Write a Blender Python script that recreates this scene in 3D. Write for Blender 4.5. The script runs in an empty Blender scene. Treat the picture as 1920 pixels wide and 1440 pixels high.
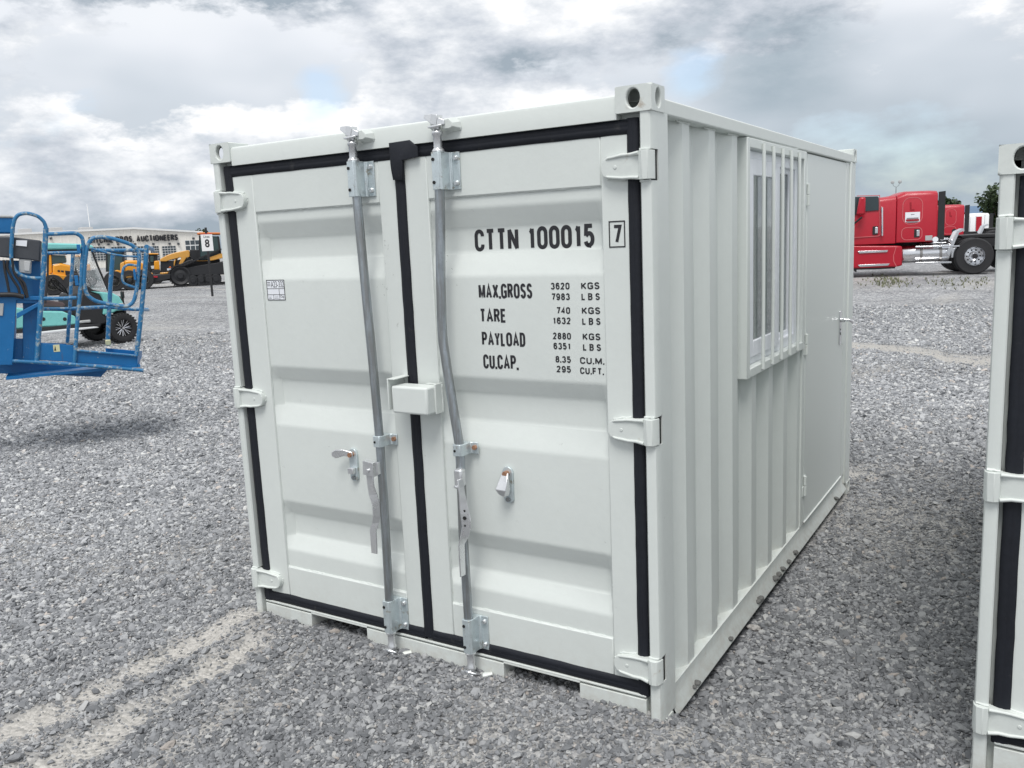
import bpy, bmesh, math, random
import numpy as np
from mathutils import Vector, Matrix
random.seed(7); rng = np.random.default_rng(11)
SC = bpy.context.scene
COL = SC.collection
R = math.radians

# ------------------------------------------------------------------ camera
CAM_LOC = Vector((3.1332, -2.6372, 1.8016))
CAM_ROT = (1.4035228, 0.0443767, 0.5495712)
FPX = 1621.98
cd = bpy.data.cameras.new('camera')
cd.sensor_width = 36.0; cd.lens = 36.0 * FPX / 1920.0
cd.clip_start = 0.05; cd.clip_end = 30000
cam = bpy.data.objects.new('camera', cd); COL.objects.link(cam)
cam.location = CAM_LOC; cam.rotation_euler = CAM_ROT
SC.camera = cam
SC.view_settings.view_transform = 'Standard'; SC.view_settings.look = 'None'
SC.view_settings.exposure = 0.88; SC.view_settings.gamma = 1.0
SC.view_settings.use_curve_mapping = False
CR = cam.rotation_euler.to_matrix()

# ------------------------------------------------------------------ sky
SUN_EL = 62.0; SUN_AZ = 160.0      # azimuth of the sun in degrees, clockwise from +Y
w = bpy.data.worlds.new('World'); SC.world = w; w.use_nodes = True
nt = w.node_tree; nt.nodes.clear(); N = nt.nodes; L = nt.links
def nn(tree, t, **k):
    n = tree.nodes.new(t)
    for a, b in k.items():
        if a.startswith('i_'):
            key = a[2:]
            key = int(key) if key.isdigit() else key.replace('_', ' ')
            n.inputs[key].default_value = b
        else: setattr(n, a, b)
    return n
def math_(tree, op, a, b=None, c=None, clamp=False):
    n = tree.nodes.new('ShaderNodeMath'); n.operation = op; n.use_clamp = clamp
    for i, v in enumerate((a, b, c)):
        if v is None: continue
        if isinstance(v, (int, float)): n.inputs[i].default_value = v
        else: tree.links.new(v, n.inputs[i])
    return n.outputs[0]
def mixc(tree, fac, a, b, mode='MIX'):
    n = tree.nodes.new('ShaderNodeMix'); n.data_type = 'RGBA'; n.blend_type = mode
    for i, v in ((0, fac), (6, a), (7, b)):
        if isinstance(v, (int, float)): n.inputs[i].default_value = v
        elif isinstance(v, tuple): n.inputs[i].default_value = (*v[:3], 1)
        else: tree.links.new(v, n.inputs[i])
    return n.outputs[2]
def ramp(tree, fac, stops, interp='LINEAR'):
    n = tree.nodes.new('ShaderNodeValToRGB'); n.color_ramp.interpolation = interp
    e = n.color_ramp.elements
    while len(e) < len(stops): e.new(0.5)
    for k, (p, c) in enumerate(stops):
        e[k].position = p
        e[k].color = (*c, 1) if isinstance(c, tuple) else (c, c, c, 1)
    tree.links.new(fac, n.inputs[0]); return n.outputs[0]
sky = nn(nt, 'ShaderNodeTexSky', sky_type='NISHITA', sun_disc=False)
sky.sun_elevation = R(SUN_EL); sky.sun_rotation = R(SUN_AZ)
sky.air_density = 1.0; sky.dust_density = 1.0
bg1 = nn(nt, 'ShaderNodeBackground'); bg1.inputs[1].default_value = 0.11
L.new(sky.outputs[0], bg1.inputs[0])
tc = nn(nt, 'ShaderNodeTexCoord')
sep = nn(nt, 'ShaderNodeSeparateXYZ'); L.new(tc.outputs['Generated'], sep.inputs[0])
zz = math_(nt, 'ADD', math_(nt, 'MAXIMUM', sep.outputs[2], 0.0), 0.42)
cx = math_(nt, 'DIVIDE', sep.outputs[0], zz); cy = math_(nt, 'DIVIDE', sep.outputs[1], zz)
cmb = nn(nt, 'ShaderNodeCombineXYZ'); L.new(cx, cmb.inputs[0]); L.new(cy, cmb.inputs[1])
def noise(tree, vec, scale, detail=8, rough=0.55, dist=0.0, off=(0, 0, 0), lac=2.0):
    m = nn(tree, 'ShaderNodeMapping'); m.inputs['Location'].default_value = off
    tree.links.new(vec, m.inputs[0])
    n = nn(tree, 'ShaderNodeTexNoise'); n.inputs['Scale'].default_value = scale
    n.inputs['Detail'].default_value = detail; n.inputs['Roughness'].default_value = rough
    n.inputs['Distortion'].default_value = dist; n.inputs['Lacunarity'].default_value = lac
    tree.links.new(m.outputs[0], n.inputs[0]); return n.outputs[0]
vn = nn(nt, 'ShaderNodeVectorMath', operation='NORMALIZE'); L.new(tc.outputs['Generated'], vn.inputs[0])
sq = nn(nt, 'ShaderNodeMapping'); sq.inputs['Scale'].default_value = (1.0, 1.0, 2.3); L.new(vn.outputs[0], sq.inputs[0]); P = sq.outputs[0]
def clouds(dz):
    a = noise(nt, P, 2.6, 3, 0.5, 0.0, (4.1, 0.7, dz)); b = noise(nt, P, 6.5, 12, 0.62, 0.0, (5.1, 3.3, dz))
    return math_(nt, 'ADD', math_(nt, 'MULTIPLY', a, 0.55), math_(nt, 'MULTIPLY', b, 0.45))
nA = clouds(0.0); nUp = clouds(0.075)          # second sample a little higher: tops catch light, undersides go grey
nB = noise(nt, P, 9.0, 8, 0.6, 0.0, (1.1, 3.3, 2.0))
nC = noise(nt, P, 2.2, 5, 0.55, 0.0, (9.0, 1.0, 0))
def dirblob(px, py, k):
    v = CR @ Vector(((px - 960) / FPX, (720 - py) / FPX, -1.0)); v.normalize()
    vm = nn(nt, 'ShaderNodeVectorMath', operation='NORMALIZE'); L.new(tc.outputs['Generated'], vm.inputs[0])
    dp = nn(nt, 'ShaderNodeVectorMath', operation='DOT_PRODUCT'); L.new(vm.outputs[0], dp.inputs[0])
    dp.inputs[1].default_value = v
    return math_(nt, 'EXPONENT', math_(nt, 'MULTIPLY', math_(nt, 'SUBTRACT', dp.outputs['Value'], 1.0), k))
grey1 = dirblob(1440, 60, 300.0)        # the slate cloud high on the right
grey2 = dirblob(110, 310, 60.0)         # grey bank low on the left
grey3 = dirblob(1820, 330, 60.0)
blue1 = dirblob(600, 175, 1600.0)
blue2 = dirblob(1290, 150, 1500.0)
soft = noise(nt, P, 1.7, 4, 0.5, 0.0, (7.7, 2.1, 0.4))
dk = math_(nt, 'ADD', math_(nt, 'MULTIPLY', math_(nt, 'MULTIPLY', grey1, nB), 0.95), math_(nt, 'ADD', math_(nt, 'MULTIPLY', grey2, 0.26), math_(nt, 'MULTIPLY', grey3, 0.16)))
low = math_(nt, 'SUBTRACT', 1.0, math_(nt, 'MULTIPLY', sep.outputs[2], 4.0), clamp=True)   # deck seen edge on
veil_t = math_(nt, 'SUBTRACT', math_(nt, 'SUBTRACT', math_(nt, 'MULTIPLY_ADD', math_(nt, 'SUBTRACT', soft, 0.5), 1.6, 0.60), math_(nt, 'MULTIPLY', dk, 0.8)), math_(nt, 'MULTIPLY', low, 0.16))
veil = ramp(nt, veil_t, [(0.05, (0.36, 0.43, 0.49)), (0.40, (0.60, 0.65, 0.71)), (0.58, (0.76, 0.79, 0.84)), (0.8, (0.88, 0.90, 0.92))])
lit = math_(nt, 'ADD', math_(nt, 'MULTIPLY', math_(nt, 'SUBTRACT', nUp, nA), -5.0), 0.50)
lit = math_(nt, 'ADD', lit, math_(nt, 'MULTIPLY', math_(nt, 'SUBTRACT', 0.53, nA), 2.6))
lit = math_(nt, 'SUBTRACT', math_(nt, 'SUBTRACT', lit, math_(nt, 'MULTIPLY', dk, 0.75)), math_(nt, 'MULTIPLY', low, 0.10))
puff = ramp(nt, lit, [(-0.0, (0.33, 0.39, 0.45)), (0.35, (0.56, 0.60, 0.66)), (0.55, (0.72, 0.75, 0.79)), (0.75, (0.90, 0.91, 0.93)), (0.95, (0.98, 0.98, 0.98))])
mask = ramp(nt, nA, [(0.455, 0.0), (0.495, 1.0)])
CC = mixc(nt, mask, veil, puff)
bg2 = nn(nt, 'ShaderNodeBackground'); L.new(CC, bg2.inputs[0]); bg2.inputs[1].default_value = 0.615
gap = math_(nt, 'ADD', math_(nt, 'MULTIPLY', math_(nt, 'SUBTRACT', nC, 0.5), 2.2),
            math_(nt, 'ADD', math_(nt, 'MULTIPLY', blue1, 0.75), math_(nt, 'MULTIPLY', blue2, 0.65)))
gap = math_(nt, 'SUBTRACT', gap, math_(nt, 'MULTIPLY', nB, 0.9))
gap = math_(nt, 'MULTIPLY_ADD', gap, 3.0, 0.55, clamp=True)
gap = math_(nt, 'MULTIPLY', gap, 0.42)
ms = nn(nt, 'ShaderNodeMixShader'); L.new(gap, ms.inputs[0]); L.new(bg2.outputs[0], ms.inputs[1]); L.new(bg1.outputs[0], ms.inputs[2])
wo = nn(nt, 'ShaderNodeOutputWorld'); L.new(ms.outputs[0], wo.inputs[0])

# ------------------------------------------------------------------ sun behind thin cloud
sd = bpy.data.lights.new('sun', 'SUN'); sd.energy = 1.45; sd.angle = R(26); sd.color = (1.0, 0.98, 0.95)
sun = bpy.data.objects.new('sun', sd); COL.objects.link(sun)
az = R(SUN_AZ); el = R(SUN_EL)
sdir = Vector((math.sin(az) * math.cos(el), math.cos(az) * math.cos(el), math.sin(el)))
sun.rotation_euler = sdir.to_track_quat('Z', 'Y').to_euler(); sun.location = (0, 0, 30)

# ------------------------------------------------------------------ helpers
def ray(px, py):
    return CR @ Vector(((px - 960) / FPX, (720 - py) / FPX, -1.0))
def on_ground(px, py, z=0.055):
    d = ray(px, py); return CAM_LOC + d * ((z - CAM_LOC.z) / d.z)
class Frame:
    """A thing's own frame: u along it, w away behind its near side, v up; origin on the ground."""
    def __init__(s, P0, ang):
        s.o = Vector(P0); s.a = R(ang)
        s.u = Vector((math.cos(s.a), math.sin(s.a), 0)); s.n = Vector((-math.sin(s.a), math.cos(s.a), 0))
    def at(s, px, py, w=0.0):
        d = ray(px, py); o = s.o + s.n * w
        t = ((o - CAM_LOC).dot(s.n)) / d.dot(s.n); q = CAM_LOC + d * t - s.o
        return Vector((q.dot(s.u), w, q.z))
class MB:
    def __init__(s): s.bm = bmesh.new()
    def box(s, x0, x1, y0, y1, z0, z1):
        v = [s.bm.verts.new(c) for c in ((x0,y0,z0),(x1,y0,z0),(x1,y1,z0),(x0,y1,z0),(x0,y0,z1),(x1,y0,z1),(x1,y1,z1),(x0,y1,z1))]
        for f in ((3,2,1,0),(4,5,6,7),(0,1,5,4),(1,2,6,5),(2,3,7,6),(3,0,4,7)): s.bm.faces.new([v[i] for i in f])
        return s
    def obox(s, c, size, M=None):
        M = M or Matrix.Identity(3); c = Vector(c); hx, hy, hz = [q / 2 for q in size]
        v = [s.bm.verts.new(c + M @ Vector(q)) for q in ((-hx,-hy,-hz),(hx,-hy,-hz),(hx,hy,-hz),(-hx,hy,-hz),(-hx,-hy,hz),(hx,-hy,hz),(hx,hy,hz),(-hx,hy,hz))]
        for f in ((3,2,1,0),(4,5,6,7),(0,1,5,4),(1,2,6,5),(2,3,7,6),(3,0,4,7)): s.bm.faces.new([v[i] for i in f])
        return s
    def loft(s, rings, cap=True, closed=True):
        rs = [[s.bm.verts.new(p) for p in r] for r in rings]; n = len(rs[0])
        for a, b in zip(rs[:-1], rs[1:]):
            for i in range(n if closed else n - 1):
                j = (i + 1) % n
                s.bm.faces.new((a[i], a[j], b[j], b[i]))
        if cap and closed:
            s.bm.faces.new(rs[0][::-1]); s.bm.faces.new(rs[-1])
        return s
    def prism(s, poly, axis, a, b):
        def P(p, t):
            if axis == 'y': return (p[0], t, p[1])
            if axis == 'x': return (t, p[0], p[1])
            return (p[0], p[1], t)
        return s.loft([[P(p, a) for p in poly], [P(p, b) for p in poly]])
    def tube(s, pts, r, seg=8, flat=None, cap=True):
        pts = [Vector(p) for p in pts]; n = len(pts); rings = []
        t0 = (pts[1] - pts[0]).normalized()
        up = Vector((0, 0, 1)) if abs(t0.z) < 0.9 else Vector((0, 1, 0))
        a = t0.cross(up).normalized()
        for i, p in enumerate(pts):
            if i == 0: t = t0
            elif i == n - 1: t = (pts[-1] - pts[-2]).normalized()
            else: t = ((pts[i] - pts[i-1]).normalized() + (pts[i+1] - pts[i]).normalized()).normalized()
            a = (a - t * a.dot(t)).normalized(); b = t.cross(a)
            rr = r[i] if isinstance(r, (list, tuple)) else r
            ca, cb = (1, 1) if flat is None else flat
            rings.append([p + a * (math.cos(2*math.pi*k/seg) * rr * ca) + b * (math.sin(2*math.pi*k/seg) * rr * cb) for k in range(seg)])
        return s.loft(rings, cap)
    def cyl(s, p0, p1, r, seg=16, r2=None): return s.tube([p0, p1], [r, r if r2 is None else r2], seg)
    def lathe(s, c, prof, axis='y', seg=24, cap=True):
        """prof = list of (radius, offset along axis)"""
        rings = []
        for r, t in prof:
            ring = []
            for k in range(seg):
                q = 2 * math.pi * k / seg; ca, sa = math.cos(q) * r, math.sin(q) * r
                ring.append((c[0] + ca, c[1] + t, c[2] + sa) if axis == 'y' else ((c[0] + t, c[1] + ca, c[2] + sa) if axis == 'x' else (c[0] + ca, c[1] + sa, c[2] + t)))
            rings.append(ring)
        return s.loft(rings, cap)
    def sphere(s, c, r, sub=1, sc=(1, 1, 1)):
        M = Matrix.Translation(c) @ Matrix.Diagonal((*sc, 1))
        bmesh.ops.create_icosphere(s.bm, subdivisions=sub, radius=r, matrix=M); return s
    def holed(s, o, u, v, W, H, c, rx, ry, d, seg=20):
        """flat face W x H from corner o with an oval hole whose rim goes d inwards (vector)"""
        o, u, v, d = Vector(o), Vector(u), Vector(v), Vector(d)
        inner, outer, deep = [], [], []
        for k in range(seg):
            q = 2 * math.pi * (k + .5) / seg; ca, sa = math.cos(q), math.sin(q)
            e = 0.55
            iu = c[0] + rx * math.copysign(abs(ca) ** e, ca) if ry > rx * 1.2 else c[0] + rx * ca
            iu = c[0] + rx * ca * (1.0 if ry <= rx*1.2 else min(1, 1.35)) if False else c[0] + rx * ca
            iv = c[1] + ry * sa
            inner.append(s.bm.verts.new(o + u * iu + v * iv)); deep.append(s.bm.verts.new(o + u * iu + v * iv + d))
            tx = (W - c[0]) / ca if ca > 1e-6 else (-c[0] / ca if ca < -1e-6 else 1e9)
            ty = (H - c[1]) / sa if sa > 1e-6 else (-c[1] / sa if sa < -1e-6 else 1e9)
            t = min(tx, ty); outer.append(s.bm.verts.new(o + u * (c[0] + ca * t) + v * (c[1] + sa * t)))
        corner = [s.bm.verts.new(o + u * a + v * b) for a, b in ((W, H), (0, H), (0, 0), (W, 0))]
        def side(p):
            q = p.co - o; a, b = q.dot(u), q.dot(v)
            return 0 if abs(a - W) < 1e-5 else (1 if abs(b - H) < 1e-5 else (2 if abs(a) < 1e-5 else 3))
        for k in range(seg):
            j = (k + 1) % seg
            s0, s1 = side(outer[k]), side(outer[j])
            f = [inner[k], outer[k]]
            if s0 != s1: f.append(corner[s0])
            f += [outer[j], inner[j]]
            s.bm.faces.new(f); s.bm.faces.new((inner[k], inner[j], deep[j], deep[k]))
        return s
    def done(s, name, mat, parent=None, bevel=0.0, smooth=35, seg=2, recalc=True, weld=False):
        if weld: bmesh.ops.remove_doubles(s.bm, verts=s.bm.verts, dist=1e-5)
        if recalc: bmesh.ops.recalc_face_normals(s.bm, faces=s.bm.faces)
        me = bpy.data.meshes.new(name); s.bm.to_mesh(me); s.bm.free()
        me.materials.append(mat)
        if smooth:
            me.polygons.foreach_set('use_smooth', [True] * len(me.polygons)); me.set_sharp_from_angle(angle=R(smooth))
        o = bpy.data.objects.new(name, me); COL.objects.link(o)
        if parent is not None: o.parent = parent
        if bevel:
            b = o.modifiers.new('bevel', 'BEVEL'); b.width = bevel; b.segments = seg; b.limit_method = 'ANGLE'; b.angle_limit = R(40); b.harden_normals = False
        return o
def thing(name, label, cat, loc=(0, 0, 0), rz=0.0, group=None):
    o = bpy.data.objects.new(name, None); COL.objects.link(o); o.empty_display_size = .2
    o.location = loc; o.rotation_euler = (0, 0, rz); return tag(o, label, cat, group)
def tag(o, label, cat, group=None):
    o['label'] = label; o['category'] = cat
    if group: o['group'] = group
    return o
def dupe(o, parent, loc=None):
    c = o.copy(); COL.objects.link(c); c.parent = parent
    if loc is not None: c.location = loc
    return c
def text(name, s, mat, parent, x0, x1, z0, z1, y, bold=0.0, depth=0.0006, space=1.0, back=False, caps=True):
    cu = bpy.data.curves.new('t', 'FONT'); cu.body = s; cu.size = 1; cu.offset = bold; cu.space_character = space; cu.resolution_u = 3
    to = bpy.data.objects.new('t', cu); COL.objects.link(to)
    dg = bpy.context.evaluated_depsgraph_get(); me = bpy.data.meshes.new_from_object(to.evaluated_get(dg))
    bpy.data.objects.remove(to); bpy.data.curves.remove(cu)
    co = np.empty(len(me.vertices) * 3); me.vertices.foreach_get('co', co); co = co.reshape(-1, 3)
    a, b = co.min(0), co.max(0)
    n = np.empty_like(co); n[:, 0] = x0 + (co[:, 0] - a[0]) / (b[0] - a[0]) * (x1 - x0)
    n[:, 2] = z0 + (co[:, 1] - a[1]) / (b[1] - a[1]) * (z1 - z0); n[:, 1] = y
    me.vertices.foreach_set('co', n.ravel()); me.update(); me.name = name
    me.materials.clear(); me.materials.append(mat)
    o = bpy.data.objects.new(name, me); COL.objects.link(o); o.parent = parent
    return o

# ------------------------------------------------------------------ materials
MAT = {}
def base(name, col, rough=0.5, metal=0.0, coat=0.0, var=0.0, vscale=6.0, bump=0.0, bscale=60.0, spec=0.5, dirt=None, streak=None, low=0.0):
    m = bpy.data.materials.new(name); m.use_nodes = True; t = m.node_tree
    b = t.nodes['Principled BSDF']; b.inputs['Roughness'].default_value = rough; b.inputs['Metallic'].default_value = metal
    b.inputs['Coat Weight'].default_value = coat; b.inputs['Coat Roughness'].default_value = 0.12
    b.inputs['Specular IOR Level'].default_value = spec
    c = t.nodes.new('ShaderNodeRGB'); c.outputs[0].default_value = (*col, 1); out = c.outputs[0]
    tcn = t.nodes.new('ShaderNodeTexCoord'); oc = tcn.outputs['Object']
    if var:
        n1 = noise(t, oc, vscale, 6, 0.6); n2 = noise(t, oc, vscale * 9, 4, 0.6, 0, (3, 1, 2))
        mixn = math_(t, 'ADD', math_(t, 'MULTIPLY', n1, 0.6), math_(t, 'MULTIPLY', n2, 0.4))
        sc = ramp(t, mixn, [(0.3, 1 - var), (0.7, 1 + var * 0.6)])
        out = mixc(t, 1.0, out, sc, 'MULTIPLY')
        rr = math_(t, 'MULTIPLY_ADD', math_(t, 'SUBTRACT', n1, 0.5), 0.35, rough, clamp=True); t.links.new(rr, b.inputs['Roughness'])
    if dirt:
        dcol, amount, dscale = dirt
        nd = noise(t, oc, dscale, 10, 0.68, 0.3, (7, 2, 5))
        f = ramp(t, nd, [(1 - amount - 0.06, 0.0), (1 - amount + 0.03, 1.0)])
        out = mixc(t, f, out, dcol)
    if streak:
        scol, amount, k = streak
        mp = t.nodes.new('ShaderNodeMapping'); mp.inputs['Scale'].default_value = (k, k, k * 0.08); t.links.new(oc, mp.inputs[0])
        ns = noise(t, mp.outputs[0], 1.0, 8, 0.65)
        f = ramp(t, ns, [(1 - amount - 0.08, 0.0), (1 - amount + 0.06, 1.0)])
        out = mixc(t, f, out, scol)
    if low:
        sx = t.nodes.new('ShaderNodeSeparateXYZ'); t.links.new(oc, sx.inputs[0]); nz_ = noise(t, oc, 22, 8, 0.7, 0, (2, 8, 1))
        hz_ = math_(t, 'SUBTRACT', 1.0, math_(t, 'DIVIDE', sx.outputs[2], low), clamp=True)
        f = math_(t, 'MULTIPLY', math_(t, 'MULTIPLY', hz_, hz_), ramp(t, nz_, [(0.40, 0.05), (0.62, 1.0)])); f = math_(t, 'MULTIPLY', f, 0.7, clamp=True)
        out = mixc(t, f, out, (0.44, 0.41, 0.36))
    t.links.new(out, b.inputs['Base Color'])
    if bump:
        nb = noise(t, oc, bscale, 5, 0.6); bp = t.nodes.new('ShaderNodeBump'); bp.inputs['Strength'].default_value = bump
        bp.inputs['Distance'].default_value = 0.01; t.links.new(nb, bp.inputs['Height']); t.links.new(bp.outputs[0], b.inputs['Normal'])
    MAT[name] = m; return m
base('container_paint', (0.645, 0.68, 0.655), 0.42, var=0.035, vscale=3.0, bump=0.055, bscale=45, dirt=((0.36, 0.37, 0.35), 0.262, 14.0), low=0.42)
base('rail_paint', (0.625, 0.66, 0.635), 0.45, var=0.05, vscale=8.0, bump=0.06, bscale=60, dirt=((0.42, 0.38, 0.32), 0.32, 9.0), low=0.35)
base('rubber', (0.010, 0.012, 0.018), 0.68, var=0.35, vscale=7, bump=0.2, bscale=30, spec=0.35, dirt=((0.035, 0.035, 0.037), 0.33, 12.0))
base('galvanised', (0.40, 0.44, 0.47), 0.40, metal=0.85, var=0.22, vscale=14, bump=0.08, bscale=50, streak=((0.30, 0.31, 0.31), 0.5, 60))
base('zinc_blue', (0.60, 0.67, 0.69), 0.34, metal=0.55, var=0.2, vscale=20, bump=0.06, dirt=((0.32, 0.30, 0.24), 0.36, 30.0))
base('bright_cast', (0.70, 0.71, 0.72), 0.30, metal=0.8, var=0.12, vscale=12, bump=0.07, bscale=70)
base('copper_bolt', (0.55, 0.30, 0.19), 0.4, metal=0.8, var=0.2, vscale=60)
base('dark_hole', (0.01, 0.01, 0.01), 0.8)
base('lettering_black', (0.018, 0.018, 0.022), 0.5)
base('pvc_white', (0.82, 0.84, 0.88), 0.35, var=0.03)
base('sticker_white', (0.78, 0.80, 0.84), 0.45)
base('chrome', (0.78, 0.78, 0.80), 0.12, metal=1.0)
base('roof_inner', (0.25, 0.24, 0.22), 0.8)
base('wood_floor', (0.25, 0.16, 0.09), 0.7, var=0.3)
def glass_mat(name, tint, rough=0.03):
    m = bpy.data.materials.new(name); m.use_nodes = True; t = m.node_tree; b = t.nodes['Principled BSDF']
    b.inputs['Base Color'].default_value = (*tint, 1); b.inputs['Roughness'].default_value = rough
    b.inputs['Transmission Weight'].default_value = 0.75; b.inputs['IOR'].default_value = 1.5; b.inputs['Specular IOR Level'].default_value = 0.9
    MAT[name] = m; return m
glass_mat('window_glass', (0.55, 0.62, 0.62)); glass_mat('tinted_glass', (0.12, 0.17, 0.18)); glass_mat('clear_sheet', (.8, .84, .84)); MAT['clear_sheet'].node_tree.nodes['Principled BSDF'].inputs['Alpha'].default_value = .35
# ------------------------------------------------------------------ ground height and dust, shared by sheet and stones
def vnoise(x, y, s, seed):
    """smooth value noise on arrays"""
    x = x * s + seed * 17.13; y = y * s + seed * 9.71
    xi = np.floor(x); yi = np.floor(y); fx = x - xi; fy = y - yi
    fx = fx * fx * (3 - 2 * fx); fy = fy * fy * (3 - 2 * fy)
    def h(a, b):
        q = np.sin(a * 127.1 + b * 311.7 + seed * 74.7) * 43758.5453; return q - np.floor(q)
    return (h(xi, yi) * (1 - fx) + h(xi + 1, yi) * fx) * (1 - fy) + (h(xi, yi + 1) * (1 - fx) + h(xi + 1, yi + 1) * fx) * fy
def fbm(x, y, s, seed, o=4):
    r = 0; a = 0.5; t = 0
    for k in range(o): r = r + a * vnoise(x, y, s * 2 ** k, seed + k); t += a; a *= 0.55
    return r / t
def seg_dist(x, y, pts):
    best = np.full(x.shape, 1e9)
    for (ax, ay), (bx, by) in zip(pts[:-1], pts[1:]):
        dx, dy = bx - ax, by - ay; t = np.clip(((x - ax) * dx + (y - ay) * dy) / (dx * dx + dy * dy), 0, 1)
        best = np.minimum(best, np.hypot(x - ax - t * dx, y - ay - t * dy))
    return best
def gp(px, py): q = on_ground(px, py); return (q.x, q.y)
TRACKS = [([gp(1500, 634), gp(1620, 648), gp(1740, 660), gp(1900, 678)], 0.22), ([gp(1640, 646), gp(1760, 655), gp(1900, 668)], 0.14),
          ([gp(455, 1172), gp(300, 1235), gp(120, 1320), gp(-60, 1400), gp(-400, 1560)], 0.115),
          ([gp(475, 1218), gp(340, 1285), gp(200, 1370), gp(60, 1445), gp(-200, 1600)], 0.105),
          ([gp(560, 1235), gp(430, 1330), gp(330, 1400), gp(250, 1460)], 0.09)]
PATCH = [(gp(930, 1440), 0.34, 0.42), (gp(1330, 1405), 0.26, 0.5), (gp(960, 1330), 0.22, 0.3), (gp(1180, 1400), 0.3, 0.25),
         (gp(1612, 880), 0.16, 0.9), (gp(420, 1195), 0.22, 0.5), (gp(1500, 1440), 0.35, 0.3)]
def dust(x, y):
    n = fbm(x, y, 5.0, 3); n2 = fbm(x, y, 16.0, 8)
    d = np.zeros(np.shape(x))
    for (pts, wd), k in zip(TRACKS, (1.6, 1.3, 1.15, 1.0, 0.5)):
        e = seg_dist(x, y, pts); d = np.maximum(d, k * np.clip(1.25 - 0.75 * e / (wd * (0.25 + n * 1.3)), 0, 1))
    for (c, r_, k) in PATCH:
        e = np.hypot(x - c[0], y - c[1]); d = np.maximum(d, k * np.clip(1.6 - e / (r_ * (0.5 + n)), 0, 1))
    base_ = np.clip((fbm(x, y, 0.9, 21) - 0.60) * 4, 0, 0.5)
    d = np.maximum(d, base_)
    return np.clip(d * (0.15 + 1.5 * n2) , 0, 1)
def tone(x, y):
    '''stone paler away from the containers: sunlit tops and shade painted in, plus yard dust'''
    d = np.hypot(np.clip(np.abs(x - 1.9) - 1.3, 0, None), np.clip(np.abs(y - 1.4) - 2.2, 0, None))
    return 0.92 + 0.50 * np.clip(d / 3.0, 0, 1) + 0.16 * (fbm(x, y, 0.5, 41) - 0.5)
def gh(x, y):
    x = np.asarray(x, float); y = np.asarray(y, float)
    r = np.hypot(x - 2, y)
    z = 0.045 + (fbm(x, y, 1.3, 5) - 0.5) * 0.035 * np.clip(1.5 - r / 30, 0, 1)
    z = z + 0.05 * np.exp(-((x + 0.04) ** 2 + (y + 0.10) ** 2) / 0.03)          # heap against the left corner
    z = z + 0.046 * np.exp(-(y + 0.02) ** 2 / 0.05) * np.clip((x + .3) * 2, 0, 1) * np.clip((2.3 - x) * 2, 0, 1)
    z = z + 0.03 * np.exp(-((x - 1.95) ** 2 + (y + 0.08) ** 2) / 0.02)
    z = z - 0.045 * np.clip((2.75 - x) * 3, 0, 1) * np.clip((x - 1.9) * 8, 0, 1) * np.clip((y - 0.05) * 6, 0, 1)                      # lower along the right rail
    inside = (x > 0.05) & (x < 2.0) & (y > 0.25) & (y < 3.3)
    z = np.where(inside, 0.0, z)
    for pts, wd in TRACKS[2:4]:
        e = seg_dist(x, y, pts); z = z - 0.014 * np.exp(-(e / wd) ** 2) + 0.010 * np.exp(-((e - 0.14) / 0.05) ** 2)
    return z
def axis(c0, c1, far0, far1, s):
    mid = list(np.arange(c0, c1, s)); a = []; q = c0; st = s
    while q > far0: st *= 1.16; q -= st; a.append(max(q, far0))
    b = []; q = mid[-1]; st = s
    while q < far1: st *= 1.16; q += st; b.append(min(q, far1))
    return np.array(a[::-1] + mid + b)
gx = axis(-3.2, 4.0, -9000, 9000, 0.035); gy = axis(-2.4, 5.0, -3000, 9000, 0.035)
X, Y = np.meshgrid(gx, gy); Zg = gh(X, Y); Dg = dust(X, Y)
nx, ny = len(gx), len(gy)
me = bpy.data.meshes.new('gravel_ground')
co = np.stack([X.ravel(), Y.ravel(), Zg.ravel()], 1)
idx = np.arange(nx * ny).reshape(ny, nx)
q = np.stack([idx[:-1, :-1], idx[:-1, 1:], idx[1:, 1:], idx[1:, :-1]], -1).reshape(-1, 4)
me.vertices.add(len(co)); me.vertices.foreach_set('co', co.ravel())
me.loops.add(len(q) * 4); me.loops.foreach_set('vertex_index', q.ravel())
me.polygons.add(len(q)); me.polygons.foreach_set('loop_start', np.arange(len(q)) * 4); me.polygons.foreach_set('loop_total', np.full(len(q), 4))
me.update(); me.validate()
a0 = me.attributes.new('gap_shade', 'FLOAT', 'POINT'); a0.data.foreach_set('value', np.clip((17 - np.hypot(X - CAM_LOC.x, Y - CAM_LOC.y)) / 9, 0, 1).ravel())
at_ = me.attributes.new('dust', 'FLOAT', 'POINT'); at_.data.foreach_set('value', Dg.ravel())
me.polygons.foreach_set('use_smooth', [True] * len(me.polygons))
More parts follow.
